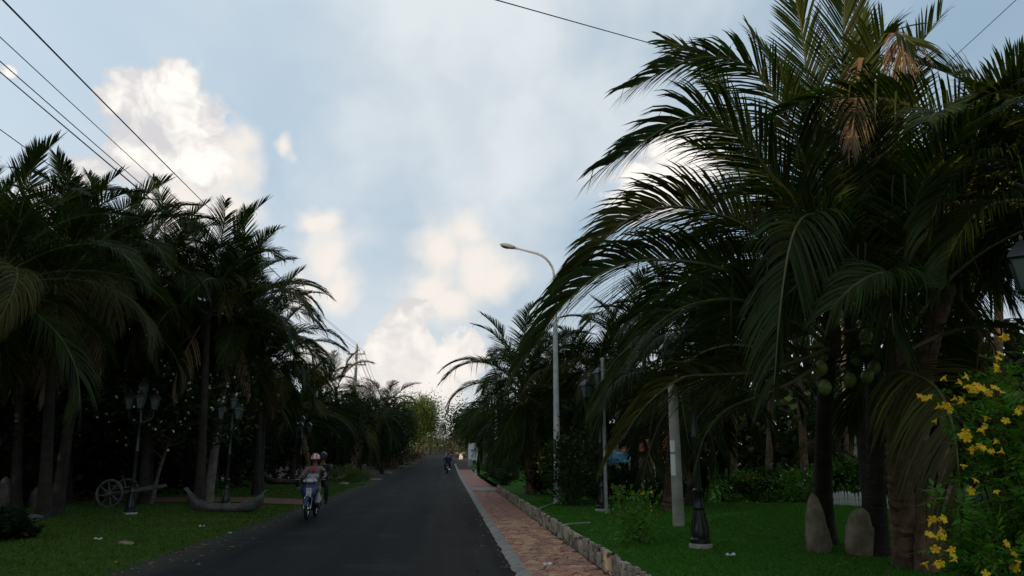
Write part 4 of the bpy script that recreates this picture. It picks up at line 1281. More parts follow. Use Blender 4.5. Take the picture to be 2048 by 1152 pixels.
lp = make_lamp_post()
first = [True]


def put_lamp(label, p, rz=0.0, s=1.0):
    if first[0]:
        lp.location = p; lp.rotation_euler = (0, 0, rz); lp['label'] = label; lp.scale = (s,) * 3; first[0] = False
    else:
        place(lp, p, rz, label, s)


put_lamp('black lamp post whose ornate pedestal stands nearest on the lawn', lr(1402, 1098), 0.3)
q = at(2152, 700, 6.1); put_lamp('lamp post at the picture edge showing a big pale lantern', Vector((q.x, q.y, 0.36)), R(162), 1.0)
put_lamp('black lamp post beside the thin grey pole', lr(1205, 1026), 0.9)
put_lamp('black lamp post in the shade right of the street light pole', rr_(1122, 29), 0.2)
put_lamp('black lamp post among the trunks behind the reddish palm', rr_(1066, 37), 0.6)
put_lamp('black lamp post between the cart wheel and the frangipani trunk', ll(260, 1030), 0.5, 1.03)
put_lamp('black lamp post behind the weathered boat', ll(450, 1012), 0.9)
put_lamp('black lamp post left of the motorbike', ll(597, 976), 0.2)
put_lamp('black lamp post directly behind the motorbike passenger', ll(669, 957), 0.7)


# ------------------------------------------------------------------ street lights, poles, wires
def street_light(label, base, h, arm, s=1.0, rz=0.0):
    t = thing('street_light', label, 'street light', base, rz, 'grey street lights along the pavement')
    mb = MB(); mb.lathe([(.15, 0), (.15, .02), (.11, .03), (.105, 1.0), (.10, 1.02), (.058, h - .6)], 12); mb.build('pole', 'grey_paint', t)
    mb = MB()
    pts = [Vector((0, 0, h - .65)), Vector((-.02, 0, h - .3))]
    for k in range(7):
        a = R(90 * k / 6 * .80); pts.append(Vector((-.02 - .75 * (1 - math.cos(a)), 0, h - .3 + .75 * math.sin(a))))
    e = pts[-1]; dirv = Vector((-1, 0, .24)).normalized()
    end = e + dirv * (arm - .55)
    pts.append(end)
    mb.tube(pts, [.05] + [.038] * (len(pts) - 2) + [.028], 8); mb.build('arm', 'grey_paint', t)
    mb = MB()
    M = Matrix.Rotation(R(12), 3, 'Y')
    c = end + dirv * .24
    mb.ball(c, (.26, .115, .075), 14, 8, 0, M)
    mb.tube([end - dirv * .05, end + dirv * .06], .045, 8)
    hd = mb.build('lamp_head', 'grey_paint', t)
    mb = MB(); mb.ball(c + dirv * .06 - Vector((0, 0, .035)), (.17, .09, .058), 12, 6, 0, M); mb.build('lens', 'lamp_glass', hd)
    return t


b = lr(1115, 1008)
street_light('tall grey street light with curved arm over the road, seen against the sky', b, 7.08, 1.25)
b = rr_(992, 47)
street_light('second grey street light, its head among the palm fronds', b, 6.55, 1.2)


def plain_pole(name, label, base, h, r0, r1, matn, cap=None):
    t = thing(name, label, 'pole', base)
    mb = MB(); mb.lathe([(r0, -.1), (r0, 0), (r1, h), (r1 * .5, h + .005)], 14); mb.build('shaft', matn, t)
    if cap:
        mb = MB(); mb.lathe([(r1 * 1.25, h - .02), (r1 * 1.3, h + .03), (r1 * .4, h + .06)], 12); mb.build('cap', cap, t)
    return t


pp = plain_pole('concrete_pole', 'thick pale concrete pole with pasted white notices on the lawn', lr(1358, 1058), 3.7, .115, .085, 'concrete_pale', 'concrete')
mb = MB()
for (z0, z1) in [(0.95, 1.35), (1.4, 1.62)]:
    vs = [(.112 * math.cos(a), .112 * math.sin(a), z) for z in (z0, z1) for a in [R(190 + 12 * k) for k in range(6)]]
    mb.add(vs, [(k, k + 1, k + 7, k + 6) for k in range(5)])
mb.build('notice', 'sign_white', pp)
plain_pole('grey_pole', 'thin grey metal pole with a cap standing beside a lamp post', lr(1213, 1030), 3.65, .045, .042, 'galvanised', 'galvanised')
plain_pole('grey_pole', 'slim pale pole near the small palm by the driveway', rr_(1025, 46), 4.2, .09, .07, 'concrete_pale', 'concrete')

up = at(714, 690, 70)
px, py, ptop = up.x, up.y, up.z
t = thing('utility_pole', 'tall concrete utility pole with two crossarms rising over the left trees', 'utility pole', (px, py, gz(py)))
H_ = ptop - gz(py)
mb = MB(); mb.lathe([(.19, -.1), (.11, H_ - .05), (.04, H_)], 10); mb.build('pole', 'concrete', t)
ATT = []
for (dz, hw, offs) in [(0.85, 0.72, (-.68, .68)), (1.85, 0.85, (-.80, .40, .80))]:
    z = H_ - dz
    mb = MB(); mb.box((0, -.14, z), (hw * 2 + .2, .10, .12)); arm_ = mb.build('crossarm', 'galvanised', t)
    for s in (-1, 1):
        mb = MB(); mb.tube([(s * .42, -.16, z - .05), (s * .10, -.13, z - .42)], .022, 5); mb.build('brace', 'galvanised', t)
    for x in offs:
        mb = MB(); mb.lathe([(.025, z + .06), (.025, z + .12), (.06, z + .14), (.035, z + .19), (.06, z + .21), (.03, z + .28)], 8, c=(x, -.14, 0)); mb.build('insulator', 'insulator', t)
        ATT.append((px + x, z + .27 + gz(py), 1.75 + .1 * random.uniform(-1, 1)))
mb = MB(); mb.lathe([(.025, H_), (.06, H_ + .04), (.03, H_ + .14)], 8); mb.build('insulator', 'insulator', t)
ATT.append((px, ptop + .12, 1.72)); ATT.append((px - .06, ptop - .35, 1.9))


def wire(label, a, b, sag, r=.012, n=26, group=None):
    a, b = Vector(a), Vector(b)
    mb = MB(); mb.tube([a.lerp(b, i / n) - Vector((0, 0, 4 * sag * (i / n) * (1 - i / n))) for i in range(n + 1)], r, 5)
    return tag(mb.build('overhead_wire', 'wire'), label, 'wire', group)


ATT.sort(key=lambda q: -q[1])
WL = ['topmost power line running to the tip of the utility pole', 'second power line just under the topmost line on the left', 'power line to the left end of the upper crossarm', 'power line to the right end of the upper crossarm',
      'power line to the left end of the lower crossarm', 'power line to the inner insulator of the lower crossarm', 'power line to the right end of the lower crossarm']
for k, (x, z, s) in enumerate(ATT):
    wire(WL[min(k, 6)], (x, py - .14, z), (x, -50, z), s, .010, 40, 'power lines over the left grove')
    wire('power line descending beyond the utility pole', (x, py - .14, z), (x - 1.0, py + 62, z - 2.2), 1.4, .015, 16, 'power lines beyond the utility pole')
# the next pole of the line
u2 = (px - 1.0, py + 62)
t = thing('utility_pole', 'next utility pole of the line, only its top showing between the palms', 'utility pole', (u2[0], u2[1], gz(u2[1])))
H2 = ptop - 2.0 - gz(u2[1])
mb = MB(); mb.lathe([(.19, -.1), (.11, H2)], 8); mb.build('pole', 'concrete', t)
for dz in (.85, 1.85):
    mb = MB(); mb.box((0, -.14, H2 - dz), (1.8, .1, .12)); mb.build('crossarm', 'galvanised', t)
# far pole and the line across the road
fp = gl(860, 230)
t = thing('utility_pole', 'thin far pole on the left whose wire crosses the road', 'utility pole', fp)
mb = MB(); mb.lathe([(.15, 0), (.10, 10.0)], 8); mb.build('pole', 'concrete', t)
mb = MB(); mb.box((0, -.12, 9.6), (1.0, .1, .1)); mb.build('crossarm', 'galvanised', t)
wire('thin line crossing the far road just above the trees', fp + Vector((0, -.1, 9.7)), fp + Vector((17, 0, 9.6)), .2, .03, 10)
# pole in the garden and its service lines
gp = at(1705, 900, 26); gp.z = -0.2
t = thing('utility_pole', 'garden utility pole almost hidden behind the boulder palms', 'utility pole', gp)
tp = at(1705, 200, 26)
mb = MB(); mb.lathe([(.17, 0), (.10, tp.z + .3)], 10); mb.build('pole', 'concrete', t)
mb = MB(); mb.box((0, -.12, tp.z + .1), (1.4, .1, .1)); mb.build('crossarm', 'galvanised', t)
A = at(870, 0, 12.0); Bp = at(1270, 112, 19.5)
dv = (Bp - A)
wire('single wire slanting across the open sky into the palm', A - dv * 1.6, tp, 0.0, .010, 6)
for k, (ua, va, ub, vb, lab) in enumerate([(1880, 140, 2032, 0, 'wire rising to the upper corner right of the tallest palm'), (1940, 186, 2048, 95, 'middle wire passing the frond tip at the picture edge'), (1975, 195, 2048, 135, 'lowest wire behind the frond tip at the picture edge')]):
    a0, b0 = at(ua, va, 21), at(ub, vb, 15.5)
    dd = b0 - a0
    wire(lab, a0 - dd * .8, b0 + dd * 2.0, 0.0, .010, 6, 'service wires over the garden')


# ------------------------------------------------------------------ boulders
def boulder(name, label, loc, d, seed, matn='boulder', taper=0.0, tilt=0.0, flat=0.0, rz=0.0, cat='boulder'):
    bm = bmesh.new()
    bmesh.ops.create_icosphere(bm, subdivisions=4, radius=1)
    for v in bm.verts:
        p = v.co.copy()
        n = 0.26 * mnoise.noise(p * 1.3 + Vector((seed, 0, 0))) + 0.13 * mnoise.noise(p * 3.0 + Vector((0, seed, 0))) + 0.05 * mnoise.noise(p * 8 + Vector((0, 0, seed)))
        p = p * (1 + n)
        p.z = max(p.z, -0.75)
        k = 1 - taper * (p.z + 1) / 2
        v.co = Vector((p.x * d[0] * k + tilt * (p.z + 1) * d[2], p.y * d[1] * k, (p.z + .72) * d[2]))
    me = bpy.data.meshes.new(name); bm.to_mesh(me); bm.free()
    me.materials.append(MAT[matn])
    me.polygons.foreach_set('use_smooth', [True] * len(me.polygons))
    return tag(link(name, me, None, loc, rz), label, cat)


boulder('boulder', 'pointed upright boulder standing at the foot of the first palm', lr(1640, 1108) - Vector((0, 0, .06)), (.205, .19, .48), 5.7, taper=.42, tilt=-.04)
boulder('boulder', 'rounded upright boulder in front of the second palm', lr(1722, 1116) - Vector((0, 0, .06)), (.215, .2, .42), 2.2, taper=.12, tilt=.05)
boulder('standing_stone', 'tall pale standing stone at the edge of the picture', ll(2, 1022), (.24, .2, .55), 12.5, 'boulder_pale', .2)
boulder('standing_stone', 'small pale standing stone beside the tall one', ll(70, 1018), (.26, .2, .36), 15.5, 'boulder_pale', .3)
boulder('boulder', 'flat pale rock lying before the standing stones', ll(30, 1042), (.62, .35, .11), 18.2, 'boulder_pale')
boulder('stone', 'small brownish stone on the grass below the cart', ll(252, 1082), (.16, .10, .05), 21.0, 'boulder', cat='stone')
boulder('stone', 'small dark stone on the grass right of the motorbike', ll(688, 968), (.28, .2, .12), 24.0, 'boulder', cat='stone')
boulder('stone', 'dark stone at the road edge by the far driveway', ll(775, 946), (.4, .3, .15), 27.0, 'boulder', cat='stone')


def litter(label, p, L, w_, h, rz, matn='litter', name='litter'):
    mb = MB()
    n = 5
    vs = []
    for i in range(n):
        x = (i / (n - 1) - .5) * L
        z = h * (0.6 + .8 * math.sin(i * 2.1))
        vs += [(x, -w_ / 2, z * .3 + .012), (x, w_ / 2, z + .012), (x, w_ / 2 * .8, .004), (x, -w_ / 2 * .8, .002)]
    fs = []
    for i in range(n - 1):
        for k in range(4): fs.append((4 * i + k, 4 * i + (k + 1) % 4, 4 * i + 4 + (k + 1) % 4, 4 * i + 4 + k))
    fs += [(3, 2, 1, 0), tuple(4 * (n - 1) + k for k in range(4))]
    mb.add(vs, fs)
    return tag(mb.build(name, matn, None, True, p + Vector((0, 0, .02)), rz), label, 'litter')


litter('thin white stick of litter on the grass', ll(196, 1075), .16, .025, .02, -.1)
litter('white scrap of paper on the grass below the boat', ll(404, 1047), .12, .05, .03, .3)
litter('small pale scrap near the road edge left of the motorbike', ll(461, 1057), .06, .03, .02, .3)
litter('white scrap on the red pavement', G(1096, 1133, .065), .13, .08, .02, .5)
litter('white scrap on the near lawn', lr(1462, 1116), .13, .05, .02, .2)
litter('small white scrap at the foot of the retaining wall', G(1043, 1003, .07), .12, .08, .05, .2)

# pale pipe ends laid over the wall
for (lab, pts) in [('pale pipe running from the street light pole over the wall', [lr(1112, 1010) + Vector((-.1, 0, .03)), lr(1095, 1016) + Vector((0, 0, .05)), Vector((WALLX - .05, G(1082, 1022, .3).y, .34)), Vector((WALLX - .06, G(1082, 1022, .3).y, .16))]),
                   ('short pale pipe bent over the top of the wall', [Vector((WALLX + .55, 15.6, .36)), Vector((WALLX + .1, 15.5, .345)), Vector((WALLX - .05, 15.5, .33)), Vector((WALLX - .06, 15.5, .12))])]:
    mb = MB(); mb.tube(pts, .018, 6); tag(mb.build('pipe', 'concrete_pale'), lab, 'pipe')

# ------------------------------------------------------------------ weathered boats on the left lawn
def boat(label, loc, rz, matn, s=1.0):
    t = thing('wooden_boat', label, 'boat', loc, rz)
    N = 18
    mb = MB(); prof = []
    vs = []
    K = 9
    for i in range(N + 1):
        x = -1 + 2 * i / N
        sheer = 0.10 + 0.34 * abs(x) ** 3
        keel = 0.26 * abs(x) ** 4
        bw = 0.30 * (1 - abs(x) ** 2.6) + 0.02
        for k in range(K):
            a = -1 + 2 * k / (K - 1)
            yy = bw * math.sin(a * PI / 2)
            zz = keel + (sheer - keel + .10) * (1 - math.cos(a * PI / 2)) ** .9
            vs.append((x * 1.05, yy, zz))
    fs = [(i * K + k, i * K + k + 1, (i + 1) * K + k + 1, (i + 1) * K + k) for i in range(N) for k in range(K - 1)]
    mb.add(vs, fs)
    o = mb.build('hull', matn, t)
    m = o.modifiers.new('thickness', 'SOLIDIFY'); m.thickness = .03; m.offset = 1
    for sg in (-1, 1):
        mb = MB(); pts = []
        for i in range(N + 1):
            v = vs[i * K + (0 if sg < 0 else K - 1)]
            x = v[0]
            spread = 0.0
            p = Vector(v) + Vector((0, 0, .015))
            if i == 0: p += Vector((-.10, sg * .14, .16))
            if i == 1: p += Vector((-.02, sg * .07, .05))
            if i == N: p += Vector((.09, 0, .07))
            pts.append(p)
        mb.tube(pts, .026, 6); mb.build('gunwale', matn, t)
    for x in (-.35, .3):
        mb = MB(); mb.box((x, 0, .17), (.16, .50, .03)); mb.build('thwart', matn, t)
    t.scale = (s,) * 3
    return t


p = ll(450, 1021); boat('weathered grey wooden boat with upturned ends on the lawn', p, 0.12, 'old_wood', 1.0)
p = ll(572, 970); boat('dark wooden boat lying in the shade behind the lamp post', p, 0.1, 'dark_wood', 1.15)

# ------------------------------------------------------------------ ox cart
c0 = ll(216, 1016)
t = thing('ox_cart', 'old grey wooden cart with spoked wheel and a raised shaft', 'cart', c0, R(-8))
for (yy, nm) in ((0.0, 1), (.9, 2)):
    mb = MB(); Mx = Matrix.Rotation(PI / 2, 3, 'X')
    mb.torus((0, yy, .44), .40, .04, 28, 8, 0, Mx @ Matrix.Diagonal((1, 1, 1.2)))
    wh = mb.build('wheel', 'old_wood', t)
    mb = MB(); mb.lathe([(.06, -.10), (.085, -.05), (.085, .05), (.06, .10)], 12, c=(0, yy, .44), M=Mx); mb.build('hub', 'old_wood', wh)
    for k in range(8):
        a = k * PI / 4 + .2
        mb = MB(); mb.tube([(.07 * math.cos(a), yy, .44 + .07 * math.sin(a)), (.385 * math.cos(a), yy, .44 + .385 * math.sin(a))], [.030, .022], 6); mb.build('spoke', 'old_wood', wh)
mb = MB(); mb.tube([(0, -.05, .44), (0, .95, .44)], .035, 8); mb.build('axle', 'old_wood', t)
for yy in (.15, .75):
    mb = MB(); mb.box((.55, yy, .50), (1.7, .07, .10), 0, Matrix.Rotation(R(-11), 3, 'Y'), .01); mb.build('shaft', 'old_wood', t)
for k in range(6):
    mb = MB(); mb.box((-.25 + .14 * k, .45, .49 + .027 * k), (.12, .74, .025), 0, Matrix.Rotation(R(-11), 3, 'Y')); mb.build('plank', 'old_wood', t)

# ------------------------------------------------------------------ signs
sg = G(943, 934); sg.x = at(948, 934, 86).x; sg.y = 86; sg.z = gz(86)
t = thing('signboard', 'white signboard with dark logo on a concrete foot beside the pavement', 'sign', sg)
mb = MB(); mb.box((-.42, 0, .45), (.5, .4, .9), 0, None, .03); mb.build('foot', 'concrete_pale', t)
mb = MB(); mb.box((0, 0, 1.72), (1.34, .09, 1.86), 0, None, .01); pn = mb.build('panel', 'sign_white', t)
for (x, z, ww, hh) in [(-.67, 1.72, .05, 1.90), (.67, 1.72, .05, 1.90)]:
    mb = MB(); mb.box((x, 0, z), (ww, .12, hh)); mb.build('frame', 'galvanised', t)
mb = MB(); mb.lathe([(.17, 0), (.17, .004)], 16, c=(-.26, -.052, 1.86), M=Matrix.Rotation(PI / 2, 3, 'X') @ Matrix.Diagonal((1, .62, 1))); mb.build('logo', 'sign_ink', pn)
mb = MB()
mb.add([(-.40, -.060, 1.86), (-.26, -.060, 1.81), (-.12, -.060, 1.86), (-.26, -.060, 1.91)], [(0, 1, 2, 3)]); mb.build('logo', 'sign_grey', pn)
for (x, z, ww, hh) in [(0, 2.5, .36, .05), (.26, 2.07, .5, .04), (.22, 1.92, .42, .04), (.24, 1.82, .44, .03), (0, 1.30, 1.0, .03), (0, 1.22, .9, .03), (0, 1.14, .7, .03), (.25, 1.98, .3, .03)]:
    mb = MB(); mb.box((x, -.048, z), (ww, .012, hh)); mb.build('lettering', 'sign_grey', pn)
for x in (-.5, .5):
    mb = MB(); mb.tube([(x, .03, 0), (x, .03, .85)], .04, 8); mb.build('post', 'galvanised', t)
bp = G(946, 951); bp.x += .25
t = thing('marker_post', 'short white marker post at the end of the pavement', 'bollard', bp)
mb = MB(); mb.box((0, 0, .19), (.22, .16, .42), 0, None, .02); mb.build('post', 'white_paint', t)
mb = MB(); mb.box((-.01, -.083, .24), (.06, .008, .2)); mb.build('marking', 'sign_ink', t)
np_ = ll(498, 962)
t = thing('notice_post', 'narrow white notice on a dark post left of the lamp post', 'sign', np_)
mb = MB(); mb.tube([(0, .05, 0), (0, .05, 2.5)], .09, 8); mb.build('post', 'dark_wood', t)
mb = MB(); mb.box((.02, -.06, 2.2), (.26, .04, .36), 0, None, .005); mb.build('panel', 'sign_white', t)
mb = MB(); mb.box((-.01, -.06, 1.70), (.26, .04, .50), 0, None, .005); mb.build('panel', 'sign_white', t)
mb = MB(); mb.add([(-.1, -.083, 1.86), (.10, -.083, 1.98), (.13, -.083, 1.92), (0.0, -.083, 1.80)], [(0, 1, 2, 3)]); mb.build('marking', 'sign_ink', t)
ms = G(760, 938, .03)
t = thing('marker_sign', 'small low white marker on the dark left verge', 'sign', ms)
mb = MB(); mb.box((0, 0, .42), (.55, .05, .20), 0, None, .01); mb.build('panel', 'grey_paint', t)
mb = MB(); mb.tube([(-.15, .04, 0), (-.15, .04, .4)], .02, 6); mb.tube([(.15, .04, 0), (.15, .04, .4)], .02, 6); mb.build('post', 'galvanised', t)
cb = gl(921, 135); cb.z = gz(135)
t = thing('concrete_table', 'sunlit concrete slab on a block at the far right verge', 'table', cb)
mb = MB(); mb.box((0, 0, 1.05), (1.7, .8, .16), 0, None, .03); mb.build('slab', 'concrete_pale', t)
mb = MB(); mb.add([(-.3, -.3, 0), (.4, -.3, 0), (.4, .3, 0), (-.3, .3, 0), (-.15, -.22, .97), (.3, -.22, .97), (.3, .22, .97), (-.15, .22, .97)], [(0, 1, 5, 4), (1, 2, 6, 5), (2, 3, 7, 6), (3, 0, 4, 7), (4, 5, 6, 7)]); mb.build('foot', 'white_paint', t)

# ------------------------------------------------------------------ picket fence
f0, f1 = lr(1640, 1013), lr(1788, 1023)
t = thing('picket_fence', 'low white picket fence below the flowering shrubs', 'fence', f0)
n = 27
pk = MB(); pk.add([(-.028, -.01, 0), (.028, -.01, 0), (.028, .01, 0), (-.028, .01, 0), (-.028, -.01, .34), (.028, -.01, .34), (.028, .01, .34), (-.028, .01, .34), (0, -.01, .385), (0, .01, .385)],
                 [(0, 1, 5, 4), (1, 2, 6, 5), (2, 3, 7, 6), (3, 0, 4, 7), (4, 5, 8), (6, 7, 9), (5, 6, 9, 8), (7, 4, 8, 9)])
pme = pk.mesh('picket', 'white_paint', False)
for i in range(n):
    p = f0.lerp(f1, i / (n - 1)); p.z = lawn_r(p.x, p.y) - .02
    o = link('picket', pme, t, p - f0); o.rotation_euler = (random.uniform(-.05, .05), random.uniform(-.07, .07), -.2); o.scale = (1, 1, random.uniform(.9, 1.08))
for z in (.10, .23):
    mb = MB(); mb.tube([Vector((0, .022, z)), f1 - f0 + Vector((0, .022, z))], .012, 4); mb.build('rail', 'white_paint', t)

# ------------------------------------------------------------------ house with tiled hip roof
hb = at(1340, 940, 33); hb.z = -0.32
t = thing('house', 'small house with orange tiled hip roof and white-framed windows', 'house', hb)
mb = MB(); mb.box((.1, 1.6, 1.05), (2.4, 3.0, 2.15)); mb.build('wall', 'plaster', t)
rf = MB()
ez, rz_, ov = 2.14, 3.05, .35
x0, x1, y0, y1 = -1.1 - ov, 1.3 + ov, .1 - ov, 3.1 + ov
ridge = ((.1, 1.2, rz_ + .1), (.1, 2.0, rz_ + .1))
cor = [(x0, y0, ez), (x1, y0, ez), (x1, y1, ez), (x0, y1, ez)]
def courses(a, b, c, d, n):
    a, b, c, d = map(Vector, (a, b, c, d))
    nn = (b - a).cross(d - a).normalized()
    for i in range(n):
        s0, s1 = i / n, (i + 1) / n
        p, q = a.lerp(d, s0), b.lerp(c, s0); r, s = b.lerp(c, s1), a.lerp(d, s1)
        rf.add([p + nn * .05, q + nn * .05, r + nn * .01, s + nn * .01, p, q], [(0, 1, 2, 3), (4, 5, 1, 0)])
courses(cor[0], cor[1], ridge[0], ridge[0], 9); courses(cor[2], cor[3], ridge[1], ridge[1], 9)
courses(cor[1], cor[2], ridge[1], ridge[0], 9); courses(cor[3], cor[0], ridge[0], ridge[1], 9)
ro = rf.build('roof', 'roof_tile', t, smooth=False)
for c, r_ in ((cor[0], ridge[0]), (cor[1], ridge[0]), (cor[2], ridge[1]), (cor[3], ridge[1])):
    mb = MB(); mb.tube([Vector(c) + Vector((0, 0, .05)), Vector(r_) + Vector((0, 0, .05))], .06, 6); mb.build('hip_tile', 'roof_tile', ro)
for x in (-.42, .62):
    mb = MB()
    for (cx, cz, ww, hh) in [(-.24, 1.35, .05, 1.05), (.24, 1.35, .05, 1.05), (0, 1.87, .53, .05), (0, .83, .55, .06)]:
        mb.box((x + cx, .08, cz), (ww, .06, hh))
    fr = mb.build('window', 'white_paint', t, smooth=False)
    mb = MB(); mb.box((x, .092, 1.35), (.43, .01, .99)); mb.build('pane', 'glass_dark', fr)
pb = at(1610, 940, 62); pb.z = -0.5
t = thing('pavilion', 'orange-roofed pavilion glimpsed between trunks behind the hedge', 'building', pb)
rf = MB(); x0, x1, y0, y1, ez = -4.5, 4.5, -.6, 4.6, 2.5
ridge = ((-2, 2, 3.9), (2, 2, 3.9)); cor = [(x0, y0, ez), (x1, y0, ez), (x1, y1, ez), (x0, y1, ez)]
courses(cor[0], cor[1], ridge[1], ridge[0], 10); courses(cor[2], cor[3], ridge[0], ridge[1], 10); courses(cor[1], cor[2], ridge[1], ridge[1], 10); courses(cor[3], cor[0], ridge[0], ridge[0], 10)
rf.build('roof', 'roof_tile', t, smooth=False)
mb = MB(); mb.box((0, 3.6, 1.2), (8, .2, 2.4)); mb.build('wall', 'plaster', t)
for k in range(5):
    mb = MB(); mb.lathe([(.16, 0), (.16, .1), (.12, .14), (.11, 2.4), (.16, 2.48)], 10, c=(-3.8 + 1.9 * k, 0, 0)); mb.build('column', 'plaster', t)
mb = MB(); mb.box((0, 1.9, .05), (9, 4.2, .3)); mb.build('floor_slab', 'concrete', t)

# ------------------------------------------------------------------ blue canopy
cp = at(1240, 930, 27); cp.z = lawn_r(cp.x, cp.y)
t = thing('canopy', 'faded blue cloth canopy on poles behind the thin grey pole', 'canopy', cp)
mb = MB(); vs = []
for i in range(7):
    for j in range(5):
        x, y = -.5 + i / 6, j / 4
        vs.append((x * (1.0 - .28 * y) * 1.15, y * .9, 1.35 + .42 * y - .05 * math.sin(i * 1.9) - .07 * math.sin(j * 2 + i)))
mb.add(vs, [(j + i * 5, j + 1 + i * 5, j + 1 + (i + 1) * 5, j + (i + 1) * 5) for i in range(6) for j in range(4)])
o = mb.build('cloth', 'tarp', t); m = o.modifiers.new('t', 'SOLIDIFY'); m.thickness = .01
for (x, y, h) in [(-.52, .02, 1.34), (.52, .02, 1.34), (-.36, .88, 1.72), (.36, .88, 1.72)]:
    mb = MB(); mb.tube([(x, y, -.3), (x, y, h)], .02, 6); mb.build('pole', 'old_wood', t)

# ------------------------------------------------------------------ motorbikes
def make_motorbike(label, loc, rz, col, group='motorbikes on the road', plate_front=True):
    t = thing('motorbike', label, 'motorbike', loc, rz, group)
    My = Matrix.Rotation(PI / 2, 3, 'Y')
    for y in (.62, -.60):
        mb = MB(); mb.torus((0, y, .285), .245, .043, 28, 8, 0, My); wh = mb.build('wheel', 'rubber', t)
        mb = MB(); mb.torus((0, y, .285), .205, .014, 28, 6, 0, My)
        mb.lathe([(.05, -.05), (.06, -.03), (.06, .03), (.05, .05)], 10, c=(0, y, .285), M=My)
        for k in range(6):
            a = k * PI / 3; mb.tube([(0, y + .05 * math.cos(a), .285 + .05 * math.sin(a)), (0, y + .2 * math.cos(a), .285 + .2 * math.sin(a))], .012, 5)
        mb.build('rim', 'chrome', wh)
    for x in (-.085, .085):
        mb = MB(); mb.tube([(x, .62, .285), (x, .55, .52)], .024, 7); mb.tube([(x, .55, .50), (x * .8, .47, .80)], .030, 7); mb.build('fork', 'chrome', t)
    # front mudguard
    mb = MB(); vs = []
    for i in range(10):
        a = R(20 + 130 * i / 9)
        for k, w_ in enumerate((-.062, -.045, .045, .062)):
            r = .325 if abs(w_) < .05 else .285
            vs.append((w_, .62 - r * math.cos(a) * -1 if False else .62 + r * math.cos(a), .285 + r * math.sin(a)))
    mb.add(vs, [(i * 4 + k, i * 4 + k + 1, i * 4 + k + 5, i * 4 + k + 4) for i in range(9) for k in range(3)])
    mb.build('mudguard', col, t)
    # leg shield / front cowl: tapered loft
    mb = MB(); secs = [(.44, .09, .42, .16), (.46, .17, .56, .20), (.45, .235, .72, .20), (.41, .225, .84, .18), (.36, .13, .93, .14)]
    vs = []
    n = 12
    for (y, w_, z, dep) in secs:
        for k in range(n):
            a = PI * 2 * k / n
            vs.append((w_ * math.cos(a), y + (dep * .55 * math.sin(a) if math.sin(a) > 0 else .05 * math.sin(a)), z))
    fs = [(i * n + k, i * n + (k + 1) % n, (i + 1) * n + (k + 1) % n, (i + 1) * n + k) for i in range(len(secs) - 1) for k in range(n)]
    fs += [tuple(range(n))[::-1], tuple((len(secs) - 1) * n + k for k in range(n))]
    mb.add(vs, fs); mb.build('leg_shield', col, t)
    if plate_front:
        mb = MB(); mb.box((-.01, .578, .70), (.135, .012, .23), 0, Matrix.Rotation(R(6), 3, 'X')); o = mb.build('front_sticker', 'scooter_silver', t)
        mb = MB()
        for (x, z, ww, hh) in [(-.03, .76, .012, .06), (.0, .785, .06, .012), (.03, .75, .012, .05), (-.02, .66, .05, .012), (.02, .64, .012, .05), (-.035, .635, .012, .05), (0, .615, .07, .012)]:
            mb.box((x, .588 - (z - .70) * .1, z), (ww, .008, hh))
        mb.build('marking', 'scooter_blue', o)
    mb = MB(); mb.ball((0, .52, .575), (.05, .03, .07), 8, 6); mb.build('emblem_lamp', 'headlight', t)
    # handlebar cowl with headlight
    mb = MB(); mb.ball((0, .36, 1.0), (.19, .12, .085), 14, 8); cw = mb.build('handlebar_cowl', 'scooter_silver' if plate_front else col, t)
    mb = MB(); mb.ball((0, .425, .99), (.12, .07, .055), 12, 8); mb.build('headlight', 'headlight', cw)
    for s in (-1, 1):
        mb = MB(); mb.ball((s * .15, .41, .985), (.045, .05, .03), 8, 6); mb.build('turn_signal', 'headlight', cw)
        mb = MB(); mb.tube([(s * .10, .33, 1.03), (s * .26, .30, 1.05), (s * .37, .25, 1.04)], [.014, .014, .019], 6); mb.build('handlebar', 'rubber', t)
        mb = MB(); mb.tube([(s * .24, .31, 1.05), (s * .29, .31, 1.20)], .007, 5); mb.ball((s * .31, .31, 1.235), (.065, .012, .042), 10, 6); mb.build('mirror', 'rubber', t)
        mb = MB(); mb.tube([(s * .28, .33, 1.03), (s * .40, .33, 1.025)], .007, 4); mb.build('brake_lever', 'chrome', t)
    # under-bone, side covers, seat, tail
    mb = MB(); mb.tube([(0, .36, .70), (0, .15, .42), (0, -.10, .40), (0, -.35, .55)], [.07, .09, .12, .10], 8); mb.ball((0, -.02, .33), (.14, .20, .13), 10, 6); mb.build('engine', 'scooter_black', t)
    for s in (-1, 1):
        mb = MB(); mb.ball((s * .09, -.42, .62), (.065, .42, .13), 12, 8); mb.build('side_cover', col, t)
        mb = MB(); mb.tube([(s * .10, .05, .27), (s * .24, .05, .27)], .018, 6); mb.build('footpeg', 'rubber', t)
    mb = MB(); mb.ball((0, -.28, .765), (.135, .50, .065), 12, 8); mb.build('seat', 'rubber', t)
    mb = MB(); mb.ball((0, -.86, .68), (.08, .09, .06), 10, 6); mb.build('tail_light', 'red_lens', t)
    mb = MB(); mb.tube([(0, -.70, .60), (0, -.90, .48)], [.05, .07], 6); mb.build('rear_mudguard', 'scooter_black', t)
    mb = MB(); mb.box((0, -.945, .50), (.19, .012, .14), 0, Matrix.Rotation(R(20), 3, 'X')); pl = mb.build('number_plate', 'white_paint', t)
    mb = MB()
    for r_ in range(2):
        for k in range(4):
            mb.box((-.06 + .04 * k, -.955 - .012 * (1 - r_), .475 + .055 * r_), (.02, .006, .035))
    mb.build('marking', 'sign_ink', pl)
    mb = MB(); mb.tube([(.14, -.05, .28), (.16, -.35, .27), (.16, -.85, .36)], [.025, .045, .05], 8); mb.build('exhaust', 'chrome', t)
